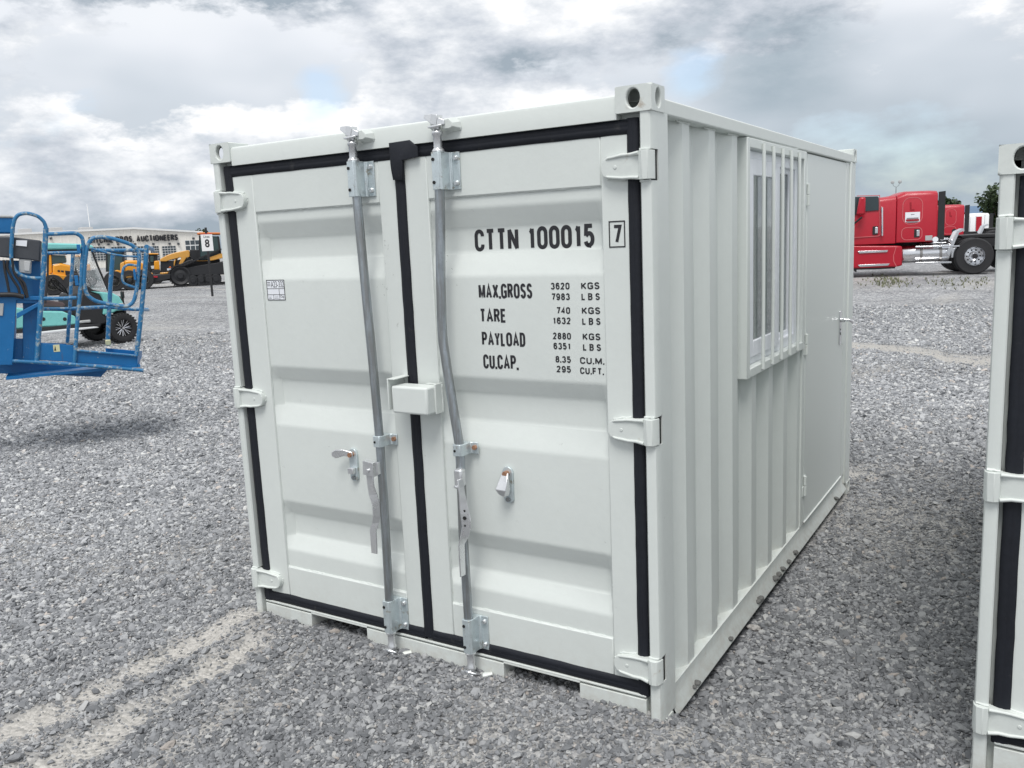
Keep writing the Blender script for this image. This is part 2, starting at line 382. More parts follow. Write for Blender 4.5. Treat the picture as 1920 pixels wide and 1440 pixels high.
# ground material: crushed stone in several sizes with pale dust between
m = bpy.data.materials.new('crushed_stone_ground'); m.use_nodes = True; t = m.node_tree; b = t.nodes['Principled BSDF']
b.inputs['Roughness'].default_value = 0.85; b.inputs['Specular IOR Level'].default_value = 0.3
tcn = t.nodes.new('ShaderNodeNewGeometry'); pos = tcn.outputs['Position']
def vor(scale, out='Color', feat='F1', off=(0, 0, 0)):
    mp = t.nodes.new('ShaderNodeMapping'); mp.inputs['Location'].default_value = off; t.links.new(pos, mp.inputs[0])
    v = t.nodes.new('ShaderNodeTexVoronoi'); v.voronoi_dimensions = '2D'; v.feature = feat; v.inputs['Scale'].default_value = scale
    v.inputs['Randomness'].default_value = 1.0; t.links.new(mp.outputs[0], v.inputs['Vector']); return v.outputs[out]
c1 = vor(42); d1 = vor(42, 'Distance'); c2 = vor(17, off=(3, 2, 0)); d2 = vor(17, 'Distance', off=(3, 2, 0)); c3 = vor(5, off=(1, 7, 0))
s1 = nn(t, 'ShaderNodeSeparateColor'); t.links.new(c1, s1.inputs[0]); s2 = nn(t, 'ShaderNodeSeparateColor'); t.links.new(c2, s2.inputs[0])
g1 = ramp(t, s1.outputs[0], [(0.0, (0.13, 0.135, 0.145)), (0.45, (0.25, 0.255, 0.265)), (0.8, (0.43, 0.435, 0.44)), (1.0, (0.64, 0.635, 0.625))])
g2 = ramp(t, s2.outputs[0], [(0.0, (0.12, 0.125, 0.135)), (0.6, (0.21, 0.215, 0.225)), (1.0, (0.42, 0.42, 0.415))])
big = ramp(t, s2.outputs[1], [(0.62, 0.0), (0.66, 1.0)])
gcol = mixc(t, math_(t, 'MULTIPLY', big, 0.8), g1, g2)
nl = noise(t, pos, 0.35, 6, 0.6); gl = ramp(t, nl, [(0.3, 0.90), (0.7, 1.22)]); gcol = mixc(t, 1.0, gcol, gl, 'MULTIPLY')
s3 = nn(t, 'ShaderNodeSeparateColor'); t.links.new(c3, s3.inputs[0]); gcol = mixc(t, 1.0, gcol, ramp(t, s3.outputs[0], [(0.0, 0.92), (0.8, 1.03), (1.0, 1.2)]), 'MULTIPLY')
mpS = t.nodes.new('ShaderNodeMapping'); mpS.inputs['Rotation'].default_value = (0, 0, R(-28)); mpS.inputs['Scale'].default_value = (0.12, 1.2, 1); t.links.new(pos, mpS.inputs[0])
ns = noise(t, mpS.outputs[0], 0.6, 5, 0.6); gs = ramp(t, ns, [(0.35, 0.88), (0.68, 1.16)]); gcol = mixc(t, 1.0, gcol, gs, 'MULTIPLY')
nf = noise(t, pos, 9.0, 8, 0.85); gcol = mixc(t, 1.0, gcol, ramp(t, nf, [(0.36, 0.74), (0.51, 1.03), (0.64, 1.4)]), 'MULTIPLY')
cov = t.nodes.new('ShaderNodeAttribute'); cov.attribute_name = 'gap_shade'      # shade of gaps between loose stones, painted into the sheet near the camera
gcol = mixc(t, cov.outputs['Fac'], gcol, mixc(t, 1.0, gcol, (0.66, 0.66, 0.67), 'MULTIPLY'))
da = t.nodes.new('ShaderNodeAttribute'); da.attribute_name = 'dust'
nd = noise(t, pos, 55, 6, 0.7); dcol = ramp(t, nd, [(0.3, (0.35, 0.335, 0.31)), (0.7, (0.57, 0.55, 0.515))])
df = math_(t, 'MULTIPLY', da.outputs['Fac'], 1.1, clamp=True)
sp_ = nn(t, 'ShaderNodeSeparateXYZ'); t.links.new(pos, sp_.inputs[0]); nw = noise(t, pos, 1.6, 5, 0.6)
for (pa, pb, wd, k) in ((gp(1500, 634), gp(1900, 678), 0.20, 1.0), (gp(1640, 646), gp(1900, 668), 0.12, 0.8)):
    dx, dy = pb[0] - pa[0], pb[1] - pa[1]; ln = math.hypot(dx, dy); A_, B_ = -dy / ln, dx / ln; C0 = -(A_ * pa[0] + B_ * pa[1])
    e = math_(t, 'ABSOLUTE', math_(t, 'ADD', math_(t, 'ADD', math_(t, 'MULTIPLY', sp_.outputs[0], A_), math_(t, 'MULTIPLY', sp_.outputs[1], B_)), C0))
    e = math_(t, 'ADD', e, math_(t, 'MULTIPLY', math_(t, 'SUBTRACT', nw, 0.5), 0.35))
    df = math_(t, 'MAXIMUM', df, math_(t, 'MULTIPLY', math_(t, 'MULTIPLY_ADD', e, -1 / wd * 1.2, 1.6, clamp=True), k))
t.links.new(mixc(t, df, gcol, dcol), b.inputs['Base Color'])
hgt = math_(t, 'SUBTRACT', math_(t, 'MULTIPLY', s1.outputs[1], 0.6), math_(t, 'MULTIPLY', d1, 1.0))
hgt2 = math_(t, 'MULTIPLY', math_(t, 'SUBTRACT', 1.0, math_(t, 'MULTIPLY', d2, 1.6)), big)
bp = t.nodes.new('ShaderNodeBump'); bp.inputs['Strength'].default_value = 0.8; bp.inputs['Distance'].default_value = 0.02
t.links.new(math_(t, 'ADD', hgt, math_(t, 'MULTIPLY', hgt2, 0.8)), bp.inputs['Height']); t.links.new(bp.outputs[0], b.inputs['Normal'])
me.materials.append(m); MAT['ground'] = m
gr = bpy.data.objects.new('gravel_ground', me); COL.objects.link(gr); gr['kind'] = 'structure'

# loose stones lying on the sheet: one mass, scattered on points
def scatter():
    pts, scl, rot, tn = [], [], [], []
    fw = math.degrees(CAM_ROT[2]); c = np.array([CAM_LOC.x, CAM_LOC.y])
    bands = [(0.9, 3.2, 15000, 0.0046), (3.2, 4.6, 13000, 0.0048), (4.6, 6.5, 10500, 0.0051), (6.5, 9.5, 7000, 0.0056), (9.5, 14, 3300, 0.0072), (14, 20, 1000, 0.0082)]
    for r0, r1, dens, s in bands:
        half = R(58 if r0 < 6 else (46 if r0 < 9 else 40))
        area = half * (r1 * r1 - r0 * r0); n = int(area * dens)
        rr = np.sqrt(rng.uniform(r0 * r0, r1 * r1, n)); th = rng.uniform(-half, half, n) + R(90 + fw)
        x = c[0] + rr * np.cos(th); y = c[1] + rr * np.sin(th)
        d = dust(x, y)
        keep = rng.random(n) > d * 0.93 - 0.02
        for (ox, oy, ow, ol) in ((0.0, 0.03, 2.085, 3.35), (3.005, .25, 2.2, 3.4)):
            keep &= ~((x > ox + .02) & (x < ox + ow - .02) & (y > oy + (.30 if ox == 0 else .08)) & (y < oy + ol - .02))
        x, y, d = x[keep], y[keep], d[keep]; n = len(x)
        big_ = fbm(x, y, 2.2, 31)
        sc = s * np.exp(rng.normal(0, 0.47, n)) * (0.75 + 0.6 * big_) * (1 - 0.45 * d)
        sc = np.where(rng.random(n) < 0.012, sc * 1.6, sc); sc = np.minimum(sc, 3.4 * s)
        tn.append(tone(x, y))
        z = gh(x, y) + sc * (rng.random(n) * 0.55 - 0.05)
        pts.append(np.stack([x, y, z], 1))
        scl.append(np.stack([sc * rng.uniform(0.8, 1.6, n), sc * rng.uniform(0.7, 1.15, n), sc * rng.uniform(0.38, 0.78, n)], 1))
        rot.append(np.stack([rng.normal(0, 0.45, n), rng.normal(0, 0.45, n), rng.uniform(0, 6.28, n)], 1))
    return np.concatenate(pts), np.concatenate(scl), np.concatenate(rot), np.concatenate(tn)
pp, ss, rr_, tn_ = scatter()
me = bpy.data.meshes.new('gravel'); me.vertices.add(len(pp)); me.vertices.foreach_set('co', pp.ravel())
a1 = me.attributes.new('sc', 'FLOAT_VECTOR', 'POINT'); a1.data.foreach_set('vector', ss.ravel())
a2 = me.attributes.new('rt', 'FLOAT_VECTOR', 'POINT'); a2.data.foreach_set('vector', rr_.ravel())
a3 = me.attributes.new('tone', 'FLOAT', 'POINT'); a3.data.foreach_set('value', tn_)
gv = bpy.data.objects.new('gravel', me); COL.objects.link(gv); gv['kind'] = 'stuff'
gv['label'] = 'grey crushed stone gravel lying loose all over the yard'; gv['category'] = 'gravel'
ms_ = bpy.data.materials.new('crushed_stone'); ms_.use_nodes = True; t = ms_.node_tree; b = t.nodes['Principled BSDF']
b.inputs['Roughness'].default_value = 0.78; b.inputs['Specular IOR Level'].default_value = 0.35
oi = t.nodes.new('ShaderNodeObjectInfo')
sc_ = ramp(t, oi.outputs['Random'], [(0.0, (0.13, 0.135, 0.143)), (0.30, (0.18, 0.185, 0.193)), (0.62, (0.25, 0.255, 0.265)), (0.86, (0.33, 0.335, 0.34)), (0.975, (0.43, 0.43, 0.42)), (0.990, (0.38, 0.34, 0.31)), (1.0, (0.34, 0.315, 0.29))])
tcn = t.nodes.new('ShaderNodeTexCoord'); nv = noise(t, tcn.outputs['Object'], 90, 5, 0.65)
ta = t.nodes.new('ShaderNodeAttribute'); ta.attribute_type = 'INSTANCER'; ta.attribute_name = 'tone'
stc = mixc(t, 1.0, sc_, ramp(t, nv, [(0.3, 0.8), (0.7, 1.18)]), 'MULTIPLY'); tcb = nn(t, 'ShaderNodeCombineXYZ')
for q_ in range(3): t.links.new(ta.outputs['Fac'], tcb.inputs[q_])
t.links.new(mixc(t, 1.0, stc, tcb.outputs[0], 'MULTIPLY'), b.inputs['Base Color'])
ng = bpy.data.node_groups.new('gravel_scatter', 'GeometryNodeTree')
ng.interface.new_socket('Geometry', in_out='INPUT', socket_type='NodeSocketGeometry'); ng.interface.new_socket('Geometry', in_out='OUTPUT', socket_type='NodeSocketGeometry')
gi = ng.nodes.new('NodeGroupInput'); go = ng.nodes.new('NodeGroupOutput'); join = ng.nodes.new('GeometryNodeJoinGeometry')
for k in range(9):
    ico = ng.nodes.new('GeometryNodeMeshIcoSphere'); ico.inputs['Radius'].default_value = 1.0; ico.inputs['Subdivisions'].default_value = 2 if k < 3 else 1
    nz = ng.nodes.new('ShaderNodeTexVoronoi'); nz.voronoi_dimensions = '4D'; nz.inputs['W'].default_value = k * 3.7; nz.inputs['Scale'].default_value = 1.25
    ps = ng.nodes.new('GeometryNodeInputPosition'); ng.links.new(ps.outputs[0], nz.inputs['Vector'])
    mm = ng.nodes.new('ShaderNodeMath'); mm.operation = 'MULTIPLY_ADD'; mm.inputs[1].default_value = 1.35; mm.inputs[2].default_value = 0.42; ng.links.new(nz.outputs['Distance'], mm.inputs[0])
    vs = ng.nodes.new('ShaderNodeVectorMath'); vs.operation = 'SCALE'; ng.links.new(ps.outputs[0], vs.inputs[0]); ng.links.new(mm.outputs[0], vs.inputs['Scale'])
    sp = ng.nodes.new('GeometryNodeSetPosition'); ng.links.new(ico.outputs['Mesh'], sp.inputs['Geometry']); ng.links.new(vs.outputs[0], sp.inputs['Position'])
    sm = ng.nodes.new('GeometryNodeSetShadeSmooth'); sm.inputs['Shade Smooth'].default_value = False; ng.links.new(sp.outputs[0], sm.inputs[0])
    mt = ng.nodes.new('GeometryNodeSetMaterial'); mt.inputs['Material'].default_value = ms_; ng.links.new(sm.outputs[0], mt.inputs[0])
    g2i = ng.nodes.new('GeometryNodeGeometryToInstance'); ng.links.new(mt.outputs[0], g2i.inputs[0]); ng.links.new(g2i.outputs[0], join.inputs[0])
iop = ng.nodes.new('GeometryNodeInstanceOnPoints'); iop.inputs['Pick Instance'].default_value = True
ng.links.new(gi.outputs[0], iop.inputs['Points']); ng.links.new(join.outputs[0], iop.inputs['Instance'])
rv = ng.nodes.new('FunctionNodeRandomValue'); rv.data_type = 'INT'; rv.inputs[4].default_value = 0; rv.inputs[5].default_value = 8
ng.links.new(rv.outputs[2], iop.inputs['Instance Index'])
na = ng.nodes.new('GeometryNodeInputNamedAttribute'); na.data_type = 'FLOAT_VECTOR'; na.inputs['Name'].default_value = 'sc'; ng.links.new(na.outputs[0], iop.inputs['Scale'])
nb_ = ng.nodes.new('GeometryNodeInputNamedAttribute'); nb_.data_type = 'FLOAT_VECTOR'; nb_.inputs['Name'].default_value = 'rt'
e2r = ng.nodes.new('FunctionNodeEulerToRotation'); ng.links.new(nb_.outputs[0], e2r.inputs[0]); ng.links.new(e2r.outputs[0], iop.inputs['Rotation'])
ng.links.new(iop.outputs[0], go.inputs[0])
md = gv.modifiers.new('scatter', 'NODES'); md.node_group = ng
print('gravel points', len(pp))
# ------------------------------------------------------------------ condensed grotesque lettering drawn as strokes
def _arc(cx, cy, rx, ry, a0, a1, n=10): return [(cx + rx * math.cos(R(a0 + (a1 - a0) * k / n)), cy + ry * math.sin(R(a0 + (a1 - a0) * k / n))) for k in range(n + 1)]
ry_ = .24
def _O(): return [_arc(.5, 1 - ry_, .5, ry_, 0, 180) + _arc(.5, ry_, .5, ry_, 180, 360) + [(1, 1 - ry_)]]
GLY = {
 'C': [_arc(.5, .76, .5, .24, -8, 180) + _arc(.5, .24, .5, .24, 180, 368)],
 'T': [[(0, 1), (1, 1)], [(.5, 1), (.5, 0)]], 'N': [[(0, 0), (0, 1)], [(0, 1), (1, 0)], [(1, 0), (1, 1)]],
 '1': [[(.18, .78), (.42, .82), (.62, 1)], [(.66, 1), (.66, 0)]], '0': _O(), 'O': _O(),
 '5': [[(.92, 1), (.12, 1), (.06, .50)] , [(.06, .50)] + _arc(.5, .33, .46, .30, 135, -90, 14)[1:] + _arc(.5, .26, .48, .26, -90, -170, 5)],
 '7': [[(0, 1), (1, 1), (.42, 0)]],
 'M': [[(0, 0), (0, 1)], [(0, 1), (.5, .12), (1, 1)], [(1, 1), (1, 0)]], 'A': [[(0, 0), (.5, 1), (1, 0)], [(.2, .30), (.8, .30)]],
 'X': [[(0, 0), (1, 1)], [(0, 1), (1, 0)]], '.': [[(.5, 0), (.5, .09)]],
 'G': [_arc(.5, .76, .5, .24, 5, 180) + _arc(.5, .24, .5, .24, 180, 360), [(1, .24), (1, .46), (.52, .46)], [(1, 0), (1, .30)]],
 'R': [[(0, 0), (0, 1), (.55, 1)] + _arc(.55, .76, .42, .24, 90, -90, 8) + [(0, .52)], [(.55, .52), (1, 0)]],
 'P': [[(0, 0), (0, 1), (.55, 1)] + _arc(.55, .74, .44, .26, 90, -90, 8) + [(0, .48)]],
 'B': [[(0, .52), (0, 1), (.55, 1)] + _arc(.55, .77, .38, .23, 90, -90, 8) + [(0, .54)], [(0, .54), (.55, .54)] + _arc(.55, .27, .43, .27, 90, -90, 8) + [(0, 0), (0, .54)]],
 'S': [_arc(.5, .76, .46, .24, 15, 230, 12) + _arc(.5, .25, .48, .25, 50, -170, 12)],
 'E': [[(1, 1), (0, 1), (0, 0), (1, 0)], [(0, .52), (.88, .52)]], 'F': [[(1, 1), (0, 1), (0, 0)], [(0, .52), (.88, .52)]],
 'Y': [[(0, 1), (.5, .44), (1, 1)], [(.5, .44), (.5, 0)]], 'L': [[(0, 1), (0, 0), (1, 0)]],
 'D': [[(0, 0), (0, 1), (.45, 1)] + _arc(.45, .72, .53, .28, 90, 0, 7) + _arc(.45, .28, .53, .28, 0, -90, 7) + [(0, 0)]],
 'U': [[(0, 1)] + _arc(.5, .25, .5, .25, 180, 360, 12) + [(1, 1)]], 'K': [[(0, 0), (0, 1)], [(1, 1), (.04, .40)], [(.30, .57), (1, 0)]],
 '2': [_arc(.5, .74, .45, .26, 170, -25, 12) + [(.02, 0), (1, 0)]],
 '3': [_arc(.48, .75, .44, .25, 165, -80, 12), _arc(.48, .27, .50, .27, 80, -165, 12)],
 '4': [[(.76, 0), (.76, 1), (.0, .28), (1, .28)]],
 '6': [_arc(.5, .31, .48, .31, 0, 360, 18), _arc(.5, .74, .47, .26, 20, 180, 9) + [(.03, .30)]],
 '8': [_arc(.5, .77, .42, .23, 0, 360, 16), _arc(.5, .27, .48, .27, 0, 360, 16)],
 '9': [_arc(.5, .69, .48, .31, 0, 360, 18), [(.98, .70)] + _arc(.5, .26, .47, .26, 0, -160, 9)],
 'I': [[(.5, 0), (.5, 1)]], 'H': [[(0, 0), (0, 1)], [(1, 0), (1, 1)], [(0, .52), (1, .52)]], '-': [[(.1, .45), (.9, .45)]]}
GW = {'.': .22, '1': .80, 'I': .34, 'M': 1.25, 'N': 1.06, 'A': 1.12, 'X': 1.1, 'T': 1.0, 'O': 1.08, '-': .7, ' ': .62, 'G': 1.08, 'L': .88, 'E': .92, 'F': .9}
def ribbon(m, pts, th, y0, y1):
    pts = [Vector((p[0], 0, p[1])) for p in pts]; q = [pts[0]]
    for p in pts[1:]:
        if (p - q[-1]).length > 1e-6: q.append(p)
    pts = q; n = len(pts); closed = (pts[0] - pts[-1]).length < 1e-5
    if closed: pts = pts[:-1]; n -= 1
    L_, R_ = [], []
    for i, p in enumerate(pts):
        a = (p - pts[i - 1]).normalized() if (i > 0 or closed) else None
        b_ = (pts[(i + 1) % n] - p).normalized() if (i < n - 1 or closed) else None
        if a is None: a = b_
        if b_ is None: b_ = a
        na = Vector((-a.z, 0, a.x)); nb = Vector((-b_.z, 0, b_.x)); mi = (na + nb)
        if mi.length < 1e-3: mi = na.copy()
        mi.normalize(); k = min(1.9, 1 / max(.3, mi.dot(na))); L_.append(p + mi * th / 2 * k); R_.append(p - mi * th / 2 * k)
    vs = [[m.bm.verts.new((p.x, yy, p.z)) for p in side] for yy in (y0, y1) for side in (L_, R_)]
    for i in range(n if closed else n - 1):
        j = (i + 1) % n
        m.bm.faces.new((vs[0][i], vs[0][j], vs[1][j], vs[1][i])); m.bm.faces.new((vs[2][i], vs[3][i], vs[3][j], vs[2][j]))
        m.bm.faces.new((vs[0][i], vs[2][i], vs[2][j], vs[0][j])); m.bm.faces.new((vs[1][i], vs[1][j], vs[3][j], vs[3][i]))
def strokes(name, s, mat, parent, x0, x1, z0, z1, y, th, depth=.0006, gap=.42):
    """letters fitted to the box; th = stroke width in metres"""
    wsum = sum(GW.get(c, 1.0) for c in s) + gap * (len(s) - 1); u = (x1 - x0) / wsum; x = x0; m = MB()
    h = z1 - z0 - th; objs = []
    for k, c in enumerate(s):
        wc = GW.get(c, 1.0) * u
        if c in GLY:
            ww = max(wc - th, 1e-5)
            for si, pl in enumerate(GLY[c]): ribbon(m, [(x + th / 2 + px * ww, z0 + th / 2 + pz * h) if c != '.' else (x + wc / 2, z0 + (th if pz else 0)) for px, pz in pl], th, y, y - depth * (1 + .22 * si))
        x += wc + gap * u
    o = m.done(name, mat, parent, smooth=0); return o
# ------------------------------------------------------------------ containers
CP, RP, RB, GV, ZB, BC = (MAT[k] for k in ('container_paint', 'rail_paint', 'rubber', 'galvanised', 'zinc_blue', 'bright_cast'))
def casting(root, x0, y0, z0, sx, sy, sz, fx, fy):
    """hollow corner casting; fx/fy = which side (-1/1) carries the side hole / end hole"""
    m = MB(); d = 0.018
    x1, y1, z1 = x0 + sx, y0 + sy, z0 + sz
    # end face with hole
    ye = y0 if fy < 0 else y1; dy = d if fy < 0 else -d
    m.holed((x0, ye, z0), (1, 0, 0), (0, 0, 1), sx, sz, (sx / 2 * 0.98, sz * .52), 0.0235, 0.030, (0, dy, 0))
    xe = x0 if fx < 0 else x1; dx = d if fx < 0 else -d
    m.holed((xe, y0, z0), (0, 1, 0), (0, 0, 1), sy, sz, (sy * .52, sz * .52), 0.022, 0.030, (dx, 0, 0))
    yo = y1 if fy < 0 else y0; xo = x1 if fx < 0 else x0
    for f in ([(x0,yo,z0),(x1,yo,z0),(x1,yo,z1),(x0,yo,z1)], [(xo,y0,z0),(xo,y1,z0),(xo,y1,z1),(xo,y0,z1)],
              [(x0,y0,z0),(x1,y0,z0),(x1,y1,z0),(x0,y1,z0)], [(x0,y0,z1),(x1,y0,z1),(x1,y1,z1),(x0,y1,z1)]):
        m.bm.faces.new([m.bm.verts.new(p) for p in f])
    bmesh.ops.remove_doubles(m.bm, verts=m.bm.verts, dist=1e-5)
    return m.done('corner_casting', RP, root, bevel=0.004)
def weld_bead(m, a, b, r=0.004, n=None):
    a, b = Vector(a), Vector(b); n = n or max(4, int((b - a).length / 0.014))
    pts = [a.lerp(b, i / n) + Vector([random.uniform(-.0012, .0012) for _ in range(3)]) for i in range(n + 1)]
    m.tube(pts, [r * random.uniform(.65, 1.25) for _ in pts], 5)
SEAL = [(-.5, 0), (-.46, .008), (-.2, .013), (-.06, .013), (0, .0118), (.06, .013), (.2, .013), (.46, .008), (.5, 0)]      # bulging rubber section
def seal_v(m, xc, wd, z0, z1, y, wob=0.0):
    n = max(2, int((z1 - z0) / 0.05)); rings = []
    for i in range(n + 1):
        z = z0 + (z1 - z0) * i / n; o = random.uniform(-wob, wob)
        rings.append([(xc + s * wd + o, y - h, z) for s, h in SEAL])
    m.loft(rings)
def seal_h(m, zc, wd, x0, x1, y, wob=0.0):
    y += .0025; x0 += .003; x1 -= .003
    n = max(2, int((x1 - x0) / 0.05)); rings = []
    for i in range(n + 1):
        x = x0 + (x1 - x0) * i / n; o = random.uniform(-wob, wob)
        rings.append([(x, y - h, zc + s * wd + o) for s, h in SEAL])
    m.loft(rings)
def door_hinge(door, x_out, s, zc, W):
    """s=+1: left door (blade goes to +x).  forged blade with raised rims and barrel"""
    m = MB(); h = 0.045
    def X(t): return x_out + s * t
    # barrel
    ring = []
    prof = [(0.0, 0.02), (0.004, -0.004), (0.012, -0.016), (0.030, -0.020), (0.044, -0.012), (0.050, 0.006), (0.050, 0.02)]
    m.loft([[(X(a), b_, zc - h) for a, b_ in prof], [(X(a), b_, zc + h) for a, b_ in prof]])
    # blade outline
    out = [(0.044, h * .96), (0.085, h * .90), (0.10, h * .90), (0.155, h * .72), (0.172, h * .58), (0.181, h * .25), (0.181, -h * .25), (0.172, -h * .58), (0.155, -h * .78), (0.10, -h * .90), (0.085, -h * .90), (0.044, -h * .96)]
    m.loft([[(X(a), 0.020, zc + c) for a, c in out], [(X(a), -0.002, zc + c) for a, c in out]])
    for sg in (1, -1):
        m.tube([(X(.045), -.010, zc + sg * h * .86), (X(.075), -.003, zc + sg * h * .80), (X(.105), -.0035, zc + sg * h * .80), (X(.155), -.002, zc + sg * h * .66), (X(.172), .004, zc + sg * h * .5)], [.007, .006, .0055, .005, .003], 6)
    m.tube([(X(.13), .006, zc), (X(.13), -.0042, zc)], .006, 10)
    weld_bead(m, (X(.17), .019, zc - h * .6), (X(.184), .019, zc - h * .1)); weld_bead(m, (X(.184), .019, zc - h * .1), (X(.184), .019, zc + h * .3))
    weld_bead(m, (X(.10), .019, zc + h * .93), (X(.168), .019, zc + h * .72)); weld_bead(m, (X(.10), .019, zc - h * .95), (X(.168), .019, zc - h * .78))
    return m.done('hinge', RP, door, bevel=0.0025)
def leaf_panel(root, name, xa, xb, z0, z1, stile_out, stile_in, rail_t, rail_b, valleys, left, yf=0.020):
    """door leaf: frame of hollow section with a pressed sheet welded into it"""
    px0 = xa + (stile_out if left else stile_in); px1 = xb - (stile_in if left else stile_out)
    pz0, pz1 = z0 + rail_b, z1 - rail_t
    f = MB()
    f.box(xa, px0, yf, yf + .045, z0, z1); f.box(px1, xb, yf, yf + .045, z0, z1)
    f.box(px0, px1, yf + .0005, yf + .045, pz1, z1 - .0002); f.box(px0, px1, yf + .0005, yf + .045, z0 + .0002, pz0)
    o = f.done(name, CP, root, bevel=0.004)
    yo = yf + 0.009; yi = yf + 0.048
    prof = [(pz1, yo)]
    for (a, b_, c, d) in valleys: prof += [(a, yo), (b_, yi), (c, yi), (d, yo)]
    prof.append((pz0, yo))
    xs = [px0 - .001, px0 + .026, px1 - .026, px1 + .001]
    # finer rows for soft presses
    rows = []
    for (za, ya), (zb, yb) in zip(prof[:-1], prof[1:]):
        rows.append((za, ya))
    rows.append(prof[-1])
    def soft(pr, r=0.010):
        out = [pr[0]]
        for p0, p1, p2 in zip(pr[:-2], pr[1:-1], pr[2:]):
            a = Vector(p0) - Vector(p1); c = Vector(p2) - Vector(p1)
            if a.length < 1e-6 or c.length < 1e-6: continue
            ra = min(r, a.length * .45); rc = min(r, c.length * .45)
            A = Vector(p1) + a.normalized() * ra; C2 = Vector(p1) + c.normalized() * rc
            for k in (0, .25, .5, .75, 1.0):
                q = A.lerp(Vector(p1), k).lerp(Vector(p1).lerp(C2, k), k); out.append((q.x, q.y))
        out.append(pr[-1]); return out
    rows = soft(rows)
    p = MB(); grid = []
    for k, x in enumerate(xs):
        dent = 0
        grid.append([p.bm.verts.new((x, (yo if k in (0, 3) else y), z)) for z, y in rows])
    for a, b_ in zip(grid[:-1], grid[1:]):
        for i in range(len(rows) - 1): p.bm.faces.new((a[i], a[i + 1], b_[i + 1], b_[i]))
    pan = p.done('pressed_panel', CP, o, smooth=50, recalc=False)
    wb = MB()
    weld_bead(wb, (px0, yf + .006, pz1), (px1, yf + .006, pz1), .0028); weld_bead(wb, (px0, yf + .007, pz0), (px1, yf + .007, pz0), .004)
    weld_bead(wb, (px0, yf + .008, pz0), (px0, yf + .008, pz1), .002); weld_bead(wb, (px1, yf + .008, pz0), (px1, yf + .008, pz1), .002)
    wb.done('weld_seam', RP, o)['kind'] = 'stuff'
    return o, (px0, px1, pz0, pz1, yo, yi)
def bar_bracket(door, x, z0, z1, y=-0.030):
    m = MB()
    # channel wrapped round the bar and flange to the right
    sec = [(-.026, .018), (-.026, -.010), (-.018, -.024), (.010, -.026), (.022, -.018), (.026, .012), (.070, .014), (.070, .018)]
    out = [(x + a, y + .028 + b_ - .010) for a, b_ in sec]
    inn = [(x - .022, y + .034), (x - .022, y + .018), (x - .014, y - .002 + .002), (x + .008, y), (x + .018, y + .006), (x + .022, y + .034)]
    prof = [(x - .0225, .019), (x - .0225, y - .012), (x - .017, y - .0215), (x + .014, y - .0225), (x + .0205, y - .014), (x + .0215, .004), (x + .029, .013), (x + .060, .013), (x + .060, .019)]
    m.loft([[(a, b_, z0) for a, b_ in prof], [(a, b_, z1) for a, b_ in prof]])
    for xx in (x + .027,): m.tube([(xx, .011, z0 + .004), (xx, .011, z1 - .004)], .004, 8)
    o = m.done('bar_bracket', ZB, door, bevel=0.003)
    for z in (z0 + .026, z1 - .026):
        h = MB(); h.cyl((x - .010, y - .019, z), (x - .010, y - .0245, z), .0062, 12); h.done('rivet', MAT['dark_hole'], o)
        k = MB(); k.cyl((x + .045, .013, z + (.004 if z > (z0 + z1) / 2 else -.004)), (x + .045, .003, z + (.004 if z > (z0 + z1) / 2 else -.004)), .0105, 14, .008); k.done('bolt', BC, o, bevel=.001)
    return o
def bar_clamp(door, x, zc, y=-0.030):
    m = MB(); prof = [(x - .024, .018), (x - .024, y - .008), (x - .018, y - .020), (x + .014, y - .0215), (x + .0205, y - .010), (x + .022, .008), (x + .030, .013), (x + .054, .013), (x + .054, .019), (x - .02, .019)]
    m.loft([[(a, b_, zc - .023) for a, b_ in prof], [(a, b_, zc + .023) for a, b_ in prof]])
    o = m.done('bar_clamp', ZB, door, bevel=0.003)
    k = MB(); k.cyl((x + .041, .013, zc + .003), (x + .041, .002, zc + .003), .0095, 6); k.done('bolt', MAT['copper_bolt'], o)
    k = MB(); k.cyl((x - .010, y - .018, zc - .002), (x - .010, y - .0225, zc - .002), .005, 12); k.done('rivet', MAT['dark_hole'], o)
    return o
def cam_end(door, x, z0, up, y=-0.030, seed=0):
    """forged cam at the end of the bar; up=+1 top, -1 bottom; z0 = end of bracket"""
    s = up; m = MB()
    m.lathe((x, y, z0), [(.023, 0), (.023, .006 * s), (.016, .014 * s), (.0155, .055 * s), (.020, .062 * s), (.020, .070 * s), (.013, .078 * s), (.013, .098 * s)], 'z', 12)
    # claw: two jaws and an anvil
    zc = z0 + .112 * s if s > 0 else z0 - .105
    m.obox((x, y - .002, zc), (.030, .034, .036), Matrix.Rotation(R(10), 3, 'Y'))
    m.loft([[(x - .046, y - .016, zc + .010), (x - .046, y - .010, zc + .022), (x - .044, y + .004, zc + .016), (x - .046, y + .002, zc + .008)],
            [(x - .010, y - .018, zc - .016), (x - .010, y - .016, zc + .020), (x - .010, y + .016, zc + .018), (x - .010, y + .012, zc - .014)]])
    m.loft([[(x + .008, y - .018, zc - .018), (x + .008, y - .016, zc + .010), (x + .008, y + .014, zc + .012), (x + .008, y + .012, zc - .014)],
            [(x + .040, y - .012, zc - .022), (x + .040, y - .010, zc - .004), (x + .040, y + .006, zc - .004), (x + .040, y + .004, zc - .018)]])
    m.tube([(x - .030, y - .012, zc - .024 * s), (x, y - .020, zc - .026 * s), (x + .03, y - .010, zc - .020 * s)], [.004, .008, .004], 6)
    return m.done('cam_end', BC, door, bevel=0.003)
